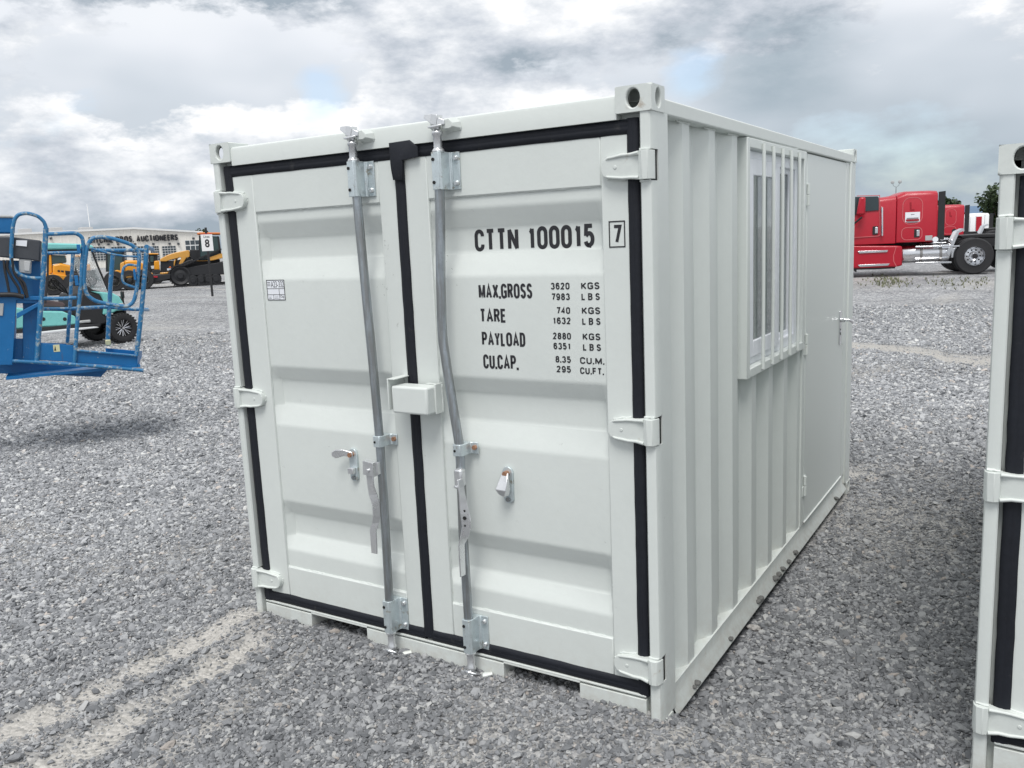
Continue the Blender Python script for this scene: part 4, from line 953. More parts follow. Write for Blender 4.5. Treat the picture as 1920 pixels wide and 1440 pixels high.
def btube(name, pts, w=0.0, r=.0165, mat=BT, par=bk, w2=None):
    ps = []
    for k, p in enumerate(pts):
        ww = w if w2 is None else w + (w2 - w) * k / (len(pts) - 1)
        ps.append(B(p[0], p[1], ww))
    # round the corners a little
    out = [ps[0]]
    for a, b_, c in zip(ps[:-2], ps[1:-1], ps[2:]):
        q = .35
        A = b_.lerp(a, q); C_ = b_.lerp(c, q)
        for k in (0, .33, .66, 1.0): out.append(A.lerp(b_, k).lerp(b_.lerp(C_, k), k))
    out.append(ps[-1]); m = MB(); m.tube(out, r, 10); return m.done(name, mat, par, smooth=60)
D1 = 0.80
btube('rail_hoop', [(345, 600), (250, 600), (190, 588), (120, 545), (92, 480), (88, 380), (100, 200), (118, 125), (150, 92), (215, 82), (300, 105), (350, 150), (370, 210), (358, 420), (343, 600)], 0)
btube('post', [(366, 200), (345, 560), (318, 900), (292, 1255)], 0, .0215)
btube('top_rail', [(372, 250), (500, 246), (600, 240), (650, 270), (665, 330), (640, 650), (610, 1000), (590, 1275)], 0, .018)
btube('mid_rail', [(325, 760), (470, 762), (608, 755)], 0, .017)
btube('mid_rail', [(340, 845), (520, 845), (640, 838), (860, 826), (1010, 845), (1178, 850)], D1, .019)
btube('post', [(580, 408), (568, 600), (556, 830), (535, 1115)], D1, .017)
btube('gate_hoop', [(1098, 560), (1108, 420), (1095, 375), (1040, 330), (900, 285), (800, 270), (730, 282), (692, 340), (675, 480), (664, 640), (690, 735), (760, 785), (900, 812), (1010, 828), (1062, 790), (1085, 700), (1098, 560)], 0, .0175)
btube('post', [(1166, 345), (1150, 560), (1120, 900), (1085, 1215)], .02, .021)
btube('top_rail', [(378, 402), (500, 398), (632, 396)], D1, .017); btube('top_rail', [(725, 378), (900, 380), (1170, 376)], D1, .019)
btube('brace_rail', [(718, 362), (800, 385), (900, 412), (1000, 425), (1096, 430)], .3, .0105)
btube('post', [(897, 398), (880, 620), (866, 860), (855, 1135)], D1, .021)
btube('gate_handle', [(1095, 502), (1015, 490), (978, 518), (968, 600), (985, 645), (1078, 676)], .03, .012)
btube('side_rail', [(1164, 350), (1205, 368), (1212, 374)], 0, .021, w2=D1)
btube('bottom_rail', [(100, 1258), (560, 1282), (900, 1312), (1140, 1333)], -.02, .0165)
m = MB(); q0, q1 = B(1100, 850, .4), B(1178, 850, .0); m.tube([B(1128, 852, 0), B(1178, 852, D1)], .014, 8); m.done('side_rail', BT, bk)
def plate(name, pts, w, th, mat=BL, par=bk, bev=.004):
    a = [B(x, y, w) for x, y in pts]; m = MB(); m.loft([a, [p + Vector((0, th, 0)) for p in a]]); return m.done(name, mat, par, bevel=bev)
plate('toe_board', [(606, 1172), (1092, 1218), (1090, 1305), (600, 1272)], 0.01, .008); plate('toe_board_lip', [(606, 1166), (1092, 1212), (1092, 1224), (606, 1180)], -.012, .045, BT)
plate('toe_board', [(318, 1115), (582, 1132), (582, 1268), (308, 1250)], 0.0, .008)
plate('toe_board', [(838, 1155), (1130, 1180), (1124, 1222), (838, 1192)], D1, .008)
plate('toe_board', [(40, 1100), (530, 1120), (524, 1165), (40, 1150)], D1, .008)
m = MB(); a, b_, c, d = B(1088, 1180, 0), B(1088, 1305, 0), B(1124, 1180, D1), B(1122, 1225, D1)
m.loft([[a, b_, b_ + Vector((.006, 0, 0)), a + Vector((.006, 0, 0))], [c, d, d + Vector((.006, 0, 0)), c + Vector((.006, 0, 0))]]); m.done('toe_board', BL, bk)
m = MB(); a, b_ = B(30, 1275, 0), B(1118, 1322, 0); m.box(a.x, b_.x, 0, D1, b_.z + .02, b_.z + .045); m.done('platform_floor', BL, bk)
o = plate('support_beam', [(-900, 1330), (560, 1375), (800, 1385), (852, 1330), (640, 1302), (100, 1270), (-900, 1262)], .22, .30)
m = MB(); a = B(420, 1130, -.003); b_ = B(478, 1182, -.003); m.box(a.x, b_.x, -.002, 0, b_.z, a.z); st_ = m.done('warning_label', MAT['yellow_label'], bk, smooth=0)
m = MB(); a = B(426, 1138, -.003); b_ = B(446, 1174, -.003); m.prism([(a.x, b_.z), (b_.x, b_.z), ((a.x + b_.x) / 2 + .004, a.z)], 'y', -.004, -.0025); m.done('warning_pictogram', MAT['lettering_black'], st_, smooth=0)
# console side
plate('console_panel', [(-500, 450), (325, 462), (322, 745), (-500, 735)], .22, .02, base('blue_panel', (0.012, .15, .38), .4, var=.1, vscale=5, streak=((.05, .22, .44), .4, 6)))
plate('console_shelf', [(-500, 735), (340, 745), (335, 775), (-500, 765)], .0, .24)
plate('console_box', [(-400, 262), (60, 268), (325, 300), (318, 470), (240, 455), (-400, 395)], .02, .30, MAT['control_box_grey'], bev=.012)
lb_ = plate('paper_label', [(128, 298), (216, 300), (212, 348), (126, 340)], .012, .006, MAT['sticker_white'], bev=0)
plate('outlet_box', [(150, 448), (205, 430), (250, 450), (244, 566), (150, 556)], .03, .10, MAT['outlet_grey'], bev=.008)
plate('outlet_cover', [(192, 462), (240, 468), (234, 545), (192, 540)], .022, .01, base('outlet_cover_grey', (.50, .51, .51), .4), bev=.003)
plate('upper_boom', [(-900, 95), (90, 110), (108, 128), (104, 244), (-900, 240)], .35, .26, BL, bev=.02)
plate('upper_boom_cap', [(-900, 90), (90, 98), (106, 122), (-900, 112)], .34, .28, MAT['outlet_grey'], bev=.01)
for pts in ([(30, 455), (38, 540), (60, 640), (78, 740)], [(60, 455), (55, 520), (95, 600), (150, 680), (158, 745)], [(95, 440), (110, 560), (170, 640), (215, 755)], [(150, 590), (195, 640), (210, 700), (218, 750)]):
    btube('cable', pts, -.01, .011, MAT['black_plastic'])
btube('hose', [(-500, 735), (0, 732), (110, 730), (190, 748)], -.02, .022, MAT['black_plastic'])
plate('column', [(-20, 765), (130, 765), (100, 1290), (-40, 1290)], .0, .10)
plate('column', [(182, 800), (322, 790), (298, 1258), (180, 1258)], .10, .03)
plate('column_flange', [(300, 800), (335, 795), (310, 1262), (282, 1262)], -.01, .05, BT)
plate('column_back', [(110, 1080), (190, 1080), (190, 1262), (100, 1262)], .12, .03)
plate('gusset', [(130, 880), (330, 778), (332, 808), (135, 922)], -.005, .02)
plate('cross_member', [(-40, 770), (335, 772), (332, 800), (-40, 800)], .02, .08)
plate('lower_block', [(-500, 900), (120, 905), (112, 1240), (-500, 1200)], .10, .25, bev=.015)
plate('side_plate', [(-60, 800), (30, 800), (22, 900), (-60, 890)], -.01, .012, MAT['outlet_grey'])
m = MB(); q = B(858, 1110, D1); m.obox((q.x, q.y - .02, q.z), (.05, .04, .06)); m.done('foot_clamp', MAT['yellow_label'], bk, bevel=.01)
m = MB(); q = B(1070, 570, -.02); m.obox((q.x, q.y, q.z), (.02, .03, .10)); m.done('gate_hinge', BL, bk, bevel=.003)
m = MB(); q = B(625, 368, -.02); m.obox((q.x, q.y, q.z), (.03, .04, .08)); m.done('gate_hinge', BL, bk, bevel=.003)
m = MB(); q = B(608, 618, 0); m.obox((q.x, q.y, q.z), (.03, .04, .09)); m.done('gate_hinge', BL, bk, bevel=.003)
# mast and chassis, beyond the left edge of the photograph
m = MB(); z0 = B(0, 1330, 0).z
m.loft([[(-1.0, .28, z0 + .06), (-1.0, .5, z0 + .06), (-1.0, .5, z0 + .2), (-1.0, .28, z0 + .2)], [(-5.2, .22, 1.25), (-5.2, .56, 1.25), (-5.2, .56, 1.6), (-5.2, .22, 1.6)]]); m.done('lower_boom', BL, bk, bevel=.01)
m = MB(); m.box(-6.6, -4.3, -.5, 1.3, .55, 1.25); m.done('turret', BL, bk, bevel=.05)
m = MB(); m.box(-6.5, -4.2, -.3, 1.1, .3, .55); m.done('chassis', MAT['control_box_grey'], bk, bevel=.02)
for ux in (-6.3, -4.5):
    for wy in (-.62, 1.2):
        m = MB(); m.lathe((ux, wy, .40), [(.22, 0), (.38, .0), (.40, .04), (.40, .24), (.38, .28), (.22, .28)], 'y', 24); m.done('wheel', MAT['tyre'], bk)

# ------------------------------------------------------------------ teal golf cart
TE = base('teal_paint', (.21, .60, .57), .28, coat=.5, var=.04); BP = MAT['black_plastic']; TY = MAT['tyre']; CH = MAT['chrome']
base('seat_vinyl', (.12, .085, .085), .6, var=.2); base('white_metal', (.72, .73, .74), .4)
go_ = on_ground(232, 642.5); GF = Frame((go_.x, go_.y, .055), 82)
gc = thing('golf_cart', 'teal golf cart with chunky tyres and long roof behind the blue platform', 'golf cart', GF.o, GF.a)
def G(x, y, w=0.0): return GF.at(x / 4.236, 380 + y / 4.236, w)
WW = 1.15
def gwheel(u, w, r=.30, out=-1, name='wheel', rimmat=None, par=None, spokes=8):
    m = MB(); t_ = .115
    m.lathe((u, w, r), [(r * .60, -t_ * .9), (r * .72, -t_), (r * .93, -t_ * .92), (r, -t_ * .6), (r, t_ * .6), (r * .93, t_ * .92), (r * .72, t_), (r * .60, t_ * .9)], 'y', 32, cap=False)
    for k in range(28):
        a = 2 * math.pi * k / 28; M = Matrix.Rotation(-a, 3, 'Y')
        for sg in (-1, 1):
            m.obox(Vector((u, w + sg * t_ * .55, r)) + M @ Vector((r * 1.0, 0, 0)), (.018, t_ * .8, r * .10), M)
    wo_ = m.done(name, TY, par or gc, smooth=40)
    m = MB(); f = out * t_ * .86
    m.lathe((u, w, r), [(r * .60, f), (r * .57, f), (r * .55, f * .4), (r * .14, f * .35), (r * .14, f * .6), (.001, f * .62)], 'y', 28, cap=False); ri = m.done('rim', BP, wo_, smooth=40)
    m = MB()
    for k in range(spokes):
        a = 2 * math.pi * k / spokes
        for da in (-.16, .16):
            p0 = Vector((u + math.cos(a) * r * .12, w + f * .62, r + math.sin(a) * r * .12)); p1 = Vector((u + math.cos(a + da) * r * .55, w + f * .95, r + math.sin(a + da) * r * .55))
            m.tube([p0, p1], r * .025, 4)
    m.cyl((u, w + f * .5, r), (u, w + f * 1.02, r), r * .09, 10)
    m.done('rim_spokes', CH, wo_)
    return wo_
fw = G(975, 1000).x
for ux in (fw, fw - 2.55):
    for wy in (.0, WW): gwheel(ux, wy + .06, .30, -1 if wy < .5 else 1)
def gplate(name, pts, w, th, mat, par=gc, bev=.02, smooth=35):
    a = [G(x, y, w) for x, y in pts]; m = MB(); m.loft([a, [Vector((p.x, w + th, p.z)) for p in a]]); return m.done(name, mat, par, bevel=bev, smooth=smooth)
gplate('front_cowl', [(735, 705), (800, 708), (900, 718), (950, 745), (985, 800), (990, 855), (930, 860), (880, 885), (820, 890), (835, 800), (800, 730)], .02, WW - .08, TE, bev=.05)
gplate('cowl_lower', [(650, 720), (800, 712), (825, 790), (820, 890), (865, 900), (850, 960), (790, 975), (640, 965), (620, 880)], .05, WW - .14, BP, bev=.03)
gplate('rear_body', [(-200, 930), (-200, 820), (120, 830), (330, 858), (500, 862), (545, 880), (600, 900), (620, 965), (480, 985), (330, 990), (-200, 1030)], .0, WW - .04, TE, bev=.03)
gplate('rocker_panel', [(-200, 1032), (330, 990), (600, 968), (800, 962), (800, 985), (340, 1022), (-200, 1065)], -.03, WW, BP, bev=.01)
gplate('running_board', [(325, 1028), (560, 1002), (770, 985), (790, 992), (560, 1022), (330, 1046)], -.20, .14, MAT['white_metal'], bev=.01)
for xx in (345, 515):
    m = MB(); q = G(xx, 925, -.004)
    m.cyl((q.x, -.006, q.z), (q.x, .01, q.z), .035, 16); m.done('side_vent', BP, gc)
gplate('seat', [(330, 790), (350, 770), (500, 790), (530, 815), (500, 835), (330, 828)], .10, WW - .25, MAT['seat_vinyl'], bev=.03)
gplate('seat_back', [(330, 620), (365, 640), (385, 700), (370, 790), (330, 790)], .10, WW - .25, MAT['seat_vinyl'], bev=.03)
gplate('dashboard', [(640, 730), (700, 660), (740, 690), (800, 705), (830, 800), (640, 800)], .12, WW - .3, BP, bev=.02)
rp = gplate('roof', [(-260, 335), (100, 318), (340, 318), (600, 325), (730, 335), (755, 352), (740, 365), (600, 368), (100, 378), (-260, 390)], -.04, WW + .04, TE, bev=.03)
gplate('roof_liner', [(-240, 380), (330, 372), (740, 366), (735, 385), (330, 392), (-240, 396)], .0, WW - .02, BP, bev=.01)
for ww in (.04, WW - .08):
    m = MB(); m.tube([G(725, 370, ww), G(775, 500, ww), G(860, 700, ww)], .02, 8); m.done('windshield_post', BP, gc)
    m = MB(); m.tube([G(382, 385, ww), G(378, 600, ww), G(360, 800, ww)], .02, 8); m.done('roof_post', BP, gc)
m = MB(); a, b_, c, d = G(730, 385, .07), G(848, 690, .07), G(848, 690, WW - .1), G(730, 385, WW - .1)
c.y = WW - .1; d.y = WW - .1; c = Vector((b_.x, WW - .1, b_.z)); d = Vector((a.x, WW - .1, a.z))
m.loft([[a, b_, c, d], [q + Vector((.006, 0, 0)) for q in (a, b_, c, d)]]); m.done('windshield', MAT['clear_sheet'], gc, smooth=0)
gplate('mirror_screen', [(690, 540), (780, 530), (818, 640), (735, 590)], .35, .01, MAT['outlet_grey'], bev=0)
m = MB(); q = G(465, 655, .40); M = Matrix.Rotation(R(-35), 3, 'Y')
ring = []
pts = [q + M @ Vector((.0, math.cos(2*math.pi*k/24) * .18, math.sin(2*math.pi*k/24) * .18)) for k in range(25)]
m.tube(pts, .015, 8, cap=False)
for k in range(3):
    a = 2 * math.pi * k / 3 + .5; m.tube([q, q + M @ Vector((0, math.cos(a) * .17, math.sin(a) * .17))], .014, 6)
m.tube([q, G(560, 740, .40)], .02, 8); m.done('steering_wheel', BP, gc)
gplate('front_bumper', [(955, 760), (985, 740), (992, 800), (1010, 880), (990, 885), (965, 820)], .1, WW - .25, BP, bev=.02)
m = MB(); q = G(972, 730, .1); m.obox(q, (.05, .10, .14)); m.done('side_mirror', BP, gc, bevel=.02)
m = MB(); q = G(955, 810, .06); m.obox((q.x, .03, q.z), (.10, .05, .07)); m.done('headlight', MAT['outlet_grey'], gc, bevel=.02)
m = MB(); q = G(680, 945, .0); m.obox((q.x, .03, q.z), (.22, .04, .06)); m.done('step_plate', MAT['outlet_grey'], gc, bevel=.02)
# ------------------------------------------------------------------ row sign
def A8(x, y): return (200 + x / 8, 400 + y / 8)
so_ = on_ground(398.5, 555); SF = Frame((so_.x, so_.y, .05), 52)
sg = thing('row_sign', 'white sign reading Línea 8 on a black pole left of the container', 'sign', SF.o, SF.a)
p1 = SF.at(*A8(1522, 560)); m = MB(); m.box(p1.x * 0 - .045, .045, -.03, .03, -.05, p1.z + .9); m.done('pole', BP, sg, bevel=.005)
tl, br = SF.at(*A8(1375, 308)), SF.at(*A8(1575, 562))
wd_ = (br.x - tl.x) / 2; cxn = 0.0
m = MB(); m.box(-wd_, wd_, -.045, -.031, br.z, tl.z); pn = m.done('sign_panel', base('sign_white', (.80, .80, .80), .4, var=.04), sg, bevel=.003)
m = MB(); m.box(-wd_, wd_, -.0475, -.0455, tl.z - .03, tl.z); m.done('red_stripe', base('sign_red', (.55, .03, .03), .5), pn, smooth=0)
hh = tl.z - br.z
text('lettering', 'Línea', BK, pn, -wd_ * .52, wd_ * .52, tl.z - hh * .25, tl.z - hh * .10, -.0462, .012)
text('lettering', '8', BK, pn, -wd_ * .40, wd_ * .40, br.z + hh * .20, br.z + hh * .68, -.0462, .03)

# ------------------------------------------------------------------ auction hall
ho = CAM_LOC + ray(250, 484).normalized() * 150; HF = Frame((ho.x, ho.y, .0), 64)
hall = thing('auction_hall', 'long beige metal hall with black RITCHIE BROS. AUCTIONEERS letters behind the machines', 'building', HF.o, HF.a)
def H(x, y, w=0.0): return HF.at(x, y, w)
WALL = base('hall_cladding', (.80, .77, .71), .6, var=.04, vscale=.3); WHT = base('hall_trim', (.75, .75, .74), .5)
lf, pk_, rt = H(-60, 445), H(250, 429.5), H(376, 437)
HZ = 0
m = MB(); rib = []
x = lf.x; pts = []
while x < rt.x:
    pts += [(x, 0), (x + .75, 0), (x + .78, .06), (x + .97, .06)]; x += 1.0
pts.append((rt.x, 0))
def topz(x): return lf.z + (pk_.z - lf.z) * (x - lf.x) / (pk_.x - lf.x) if x < pk_.x else pk_.z + (rt.z - pk_.z) * (x - pk_.x) / (rt.x - pk_.x)
v = [[m.bm.verts.new((a, -q, 0)) for a, q in pts], [m.bm.verts.new((a, -q, topz(a))) for a, q in pts]]
for i in range(len(pts) - 1): m.bm.faces.new((v[0][i], v[0][i+1], v[1][i+1], v[1][i]))
m.box(lf.x, rt.x, .02, .3, 0, min(lf.z, rt.z)); m.done('wall', WALL, hall, smooth=0, recalc=False)
m = MB(); m.box(rt.x - .25, rt.x, .1, 40, 0, rt.z); m.done('wall', WALL, hall); m = MB(); m.box(lf.x, lf.x + .25, .1, 40, 0, lf.z); m.done('wall', WALL, hall)
m = MB(); m.loft([[(lf.x - .3, -.35, lf.z), (pk_.x, -.35, pk_.z), (rt.x + .3, -.35, rt.z), (rt.x + .3, -.35, rt.z + .28), (pk_.x, -.35, pk_.z + .28), (lf.x - .3, -.35, lf.z + .28)],
        [(lf.x - .3, 40, lf.z), (pk_.x, 40, pk_.z), (rt.x + .3, 40, rt.z), (rt.x + .3, 40, rt.z + .28), (pk_.x, 40, pk_.z + .28), (lf.x - .3, 40, lf.z + .28)]]); roof = m.done('roof', WHT, hall)
for (a, b_, c, d) in ((35, 61, 429, 440), (93, 118, 426.5, 436), (150, 175, 426, 433)):
    q0, q1 = H(a, c, 6), H(b_, d, 6); m = MB(); m.box(q0.x, q1.x, 6, 9, q1.z - .4, q0.z); ac = m.done('rooftop_unit', base('rooftop_unit_%d' % a, (.42, .42, .42), .6, var=.1), roof, bevel=.08)
    m = MB(); m.box(q0.x + .3, q1.x - .3, 5.95, 5.99, q1.z - .1, q0.z - .35); m.done('louvre', MAT['control_box_grey'], ac) if False else m.bm.free()
# letters: one part each
def hletters(word, px0, px1, top0, bot0, top1, bot1):
    a0, a1 = H(px0, (top0 + bot0) / 2), H(px1, (top1 + bot1) / 2); n = len(word); z0 = (H(px0, bot0).z + H(px1, bot1).z) / 2; z1 = (H(px0, top0).z + H(px1, top1).z) / 2
    W_ = {'I': .5, '.': .42, ' ': .5, 'O': 1.15, 'N': 1.1, 'U': 1.05, 'A': 1.12, 'C': 1.05, 'H': 1.05, 'T': .95, 'S': .95, 'E': .88, 'R': 1.0, 'B': 1.0}
    tot = sum(W_[c] for c in word); u = (a1.x - a0.x) / tot; x = a0.x
    for c in word:
        wdt = W_[c] * u
        if c == '.':
            m = MB(); m.box(x + wdt * .25, x + wdt * .75, -.30, -.15, z0, z0 + wdt * .55); m.done('letter', BK, hall)
        elif c != ' ':
            strokes('letter', c, BK, hall, x + wdt * (.05 if c != 'I' else .2), x + wdt * (.95 if c != 'I' else .8), z0, z1, -.12, .21, depth=.18)
        x += wdt
hletters('RITCHIE BROS. AUCTIONEERS', 165.5, 333.5, 443.5, 454.5, 440.5, 453)
GLS = base('hall_glass', (.06, .075, .085), .15)
def window_grid(name, x0, y0, x1, y1, cols, rows, par=hall):
    a, b_ = H(x0, y0), H(x1, y1); m = MB(); m.box(a.x, b_.x, -.12, -.075, b_.z, a.z); w_ = m.done(name, WHT, par)
    cw = (b_.x - a.x) / cols; ch = (a.z - b_.z) / rows
    proto = None
    for i in range(cols):
        for j in range(rows):
            g = MB(); X0 = a.x + cw * i; Z0 = b_.z + ch * j
            if proto is None:
                g.box(cw * .07, cw * .93, -.14, -.125, ch * .10, ch * .90); proto = g.done('pane', GLS, w_, smooth=0); proto.location = (X0, 0, Z0)
            else:
                g.bm.free(); dupe(proto, w_, (X0, 0, Z0))
window_grid('roller_door', 303, 461.5, 332, 488, 5, 6); window_grid('roller_door', 281, 461.5, 300, 488, 4, 6)
window_grid('roller_door', 246, 462, 277, 488, 5, 6); window_grid('roller_door', 208, 462.5, 238, 488, 5, 6); window_grid('roller_door', 168, 463, 200, 488, 5, 6)
window_grid('window', 346, 450.5, 376, 469, 3, 2)
for px_, py_ in ((203, 458), (221, 458), (253, 457.5), (287, 457.5), (317.5, 457), (334, 457), (362, 447), (95, 447), (185, 458)):
    q = H(px_, py_); m = MB(); m.obox((q.x, -.25, q.z), (.32, .45, .30)); m.done('wall_lamp', MAT['control_box_grey'], hall, bevel=.05)
# thin mast behind
ms2 = thing('antenna_mast', 'thin pale antenna mast standing beyond the hall roof', 'mast', HF.o + HF.n * 30 + HF.u * 0, HF.a)
q = HF.at(164, 383, 30); m = MB(); m.cyl((q.x, 0, 0), (q.x - .1, 0, q.z), .10, 6, .05); m.done('mast', WHT, ms2)

# ------------------------------------------------------------------ trees
LEAF = base('leaf', (.045, .075, .028), .6, var=.35, vscale=1.2); BARK = base('bark', (.10, .075, .055), .9, var=.3)
def tree(label, base_pt, h, cr, name='tree', n=900, seed=1, trunk_h=.35, leaf=.28, dens=.9):
    rs = random.Random(seed); t_ = thing(name, label, 'tree', base_pt)
    m = MB(); th = h * trunk_h
    m.tube([(0, 0, -.1), (.05, .02, th * .5), (.0, .05, th), (.1, 0, h * .7)], [h * .03, h * .024, h * .018, h * .006], 8); tr = m.done('trunk', BARK, t_)
    cl = []
    for k in range(16):
        a = rs.uniform(0, 6.28); rr = cr * rs.uniform(.15, .85); zc = rs.uniform(th * 1.0, h * .93)
        rr *= math.sqrt(max(.15, 1 - ((zc - (th + h) / 2) / ((h - th) / 2 * 1.1)) ** 2)); c = Vector((math.cos(a) * rr, math.sin(a) * rr, zc)); cl.append((c, cr * rs.uniform(.22, .42)))
        b = MB(); b.tube([(0, 0, th * rs.uniform(.8, 1.2)), c * .6 + Vector((0, 0, zc * .3 + th * .1)), c], [h * .012, h * .008, h * .003], 5); b.done('limb', BARK, t_)
    m = MB()
    for k in range(n):
        c, r_ = rs.choice(cl); d = Vector((rs.gauss(0, 1), rs.gauss(0, 1), rs.gauss(0, .8))).normalized() * r_ * rs.uniform(.5, 1.1); p = c + d
        M = Matrix.Rotation(rs.uniform(0, 6.28), 3, 'Z') @ Matrix.Rotation(rs.uniform(-1.3, 1.3), 3, 'X'); s_ = leaf * rs.uniform(.6, 1.3)
        v = [m.bm.verts.new(p + M @ Vector(q) * s_) for q in ((-.5, -.25, 0), (0, -.45, .06), (.5, -.1, 0), (.35, .4, -.06), (-.3, .4, .04))]
        m.bm.faces.new(v)
    m.done('crown', LEAF, t_, smooth=0, recalc=False)
def gpt(px, d, z=0):
    r_ = ray(px, 460); r_.z = 0; r_.normalize(); return Vector((CAM_LOC.x, CAM_LOC.y, z)) + r_ * d
def ztop(px, py, d):
    r_ = ray(px, py); return CAM_LOC.z + r_.z / math.hypot(r_.x, r_.y) * d
tree('tall dark tree rising beside the white truck at the right', gpt(1874, 62), ztop(1858, 352, 62), 1.55, n=2600, seed=4, leaf=.20, trunk_h=.30)
tree('small dark tree showing above the hall roof, left one', gpt(358, 205), ztop(358, 425, 205), 2.6, n=900, seed=2, leaf=.5)
tree('lower bushy tree above the hall roof beside the sign', gpt(376, 215), ztop(376, 431, 215), 2.2, n=800, seed=3, leaf=.5)
tree('rounded tree top behind the second red truck', gpt(1776, 95), ztop(1776, 373.5, 95), 1.5, n=1400, seed=5, leaf=.4)
# far hills
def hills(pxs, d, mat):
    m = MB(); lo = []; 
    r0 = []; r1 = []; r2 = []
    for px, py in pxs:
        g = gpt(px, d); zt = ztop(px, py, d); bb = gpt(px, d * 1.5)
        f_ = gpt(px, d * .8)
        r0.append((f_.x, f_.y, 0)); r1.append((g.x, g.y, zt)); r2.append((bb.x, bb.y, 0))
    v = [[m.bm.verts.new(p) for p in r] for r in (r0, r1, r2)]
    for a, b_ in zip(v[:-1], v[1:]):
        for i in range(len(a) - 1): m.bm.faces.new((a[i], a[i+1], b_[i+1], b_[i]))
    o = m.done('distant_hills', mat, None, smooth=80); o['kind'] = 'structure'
hills([(1500, 425), (1620, 415), (1700, 406), (1760, 396), (1800, 387), (1840, 386), (1866, 390), (1900, 396), (2000, 404), (2200, 396), (2500, 392)], 5200, base('hazed_forest', (.10, .17, .27), .9, var=.2, vscale=.01))  # forest colour with the blue of distance haze painted in
# double floodlight on a pole
fl = thing('floodlight_pole', 'pole with two round floodlights behind the nearest red truck', 'lamp pole', gpt(1677, 70))
h_ = ztop(1677, 351, 70); m = MB(); m.cyl((0, 0, 0), (0, 0, h_), .05, 8, .03); m.tube([(-.22, 0, h_ + .28), (-.18, 0, h_ + .10), (0, 0, h_), (.18, 0, h_ + .10), (.22, 0, h_ + .28)], .018, 6); m.done('pole', GV, fl)
for s in (-1, 1):
    m = MB(); m.lathe((s * .25, 0, h_ + .36), [(.09, -.08), (.125, -.06), (.125, .04), (.05, .09)], 'y', 14); m.done('floodlight', MAT['outlet_grey'], fl)
# ------------------------------------------------------------------ sleeper trucks at the right
def Z2(x, y): return (1580 + x / 5.647, 320 + y / 5.647)
RED = base('truck_red', (.40, .003, .018), .38, coat=.12, var=.03); RED2 = base('truck_red_deep', (.30, .003, .013), .4, coat=.1)
WH = base('truck_white', (.78, .79, .80), .25, coat=.6); FR = base('frame_black', (.016, .016, .018), .55, var=.3, vscale=5)
POL = base('polished_metal', (.75, .76, .78), .18, metal=1.0, var=.05, vscale=3); LN = base('panel_line', (.55, .12, .13), .4)
def rr_out(x0, x1, z0, z1, r, n=5):
    o = []
    for cx_, cz_, a in ((x1 - r, z1 - r, 0), (x0 + r, z1 - r, 90), (x0 + r, z0 + r, 180), (x1 - r, z0 + r, 270)):
        o += [(cx_ + r * math.cos(R(a + 90 * k / n)), cz_ + r * math.sin(R(a + 90 * k / n))) for k in range(n + 1)]
    return o
def hub_wheel(par, u, w, r, tw, out, dual=False, rim=POL, name='wheel'):
    m = MB(); s = out
    def ty(w0, t_): m.lathe((u, w0, r), [(r * .54, 0), (r * .60, .01), (r * .93, .0), (r, .05), (r, t_ - .05), (r * .93, t_), (r * .60, t_ - .01), (r * .54, t_)], 'y', 36, cap=False)
    ty(w if s < 0 else w - tw, tw)
    if dual: ty(w + tw + .06 if s < 0 else w - 2 * tw - .06, tw)
    o = m.done(name, TY, par, smooth=40)
    m = MB(); f = -out
    m.lathe((u, w, r), [(r * .545, f * .01), (r * .52, f * -.012), (r * .49, f * .02), (r * .46, f * .07), (r * .42, f * .16), (r * .26, f * .13), (r * .24, f * .06), (r * .17, f * .02), (r * .16, f * -.03), (.002, f * -.04)], 'y', 32, cap=False)
    ri = m.done('rim', rim, o, smooth=35)
    m = MB()
    for k in range(10):
        a = 2 * math.pi * k / 10; m.obox((u + math.cos(a) * r * .345, w + f * .135, r + math.sin(a) * r * .345), (r * .07, .02, r * .07))
    m.done('rim_holes', MAT['dark_hole'], ri)
    m = MB(); m.cyl((u, w + f * .05, r), (u, w - f * .055, r), r * .15, 12); m.done('hub_cap', FR, ri)
    return o
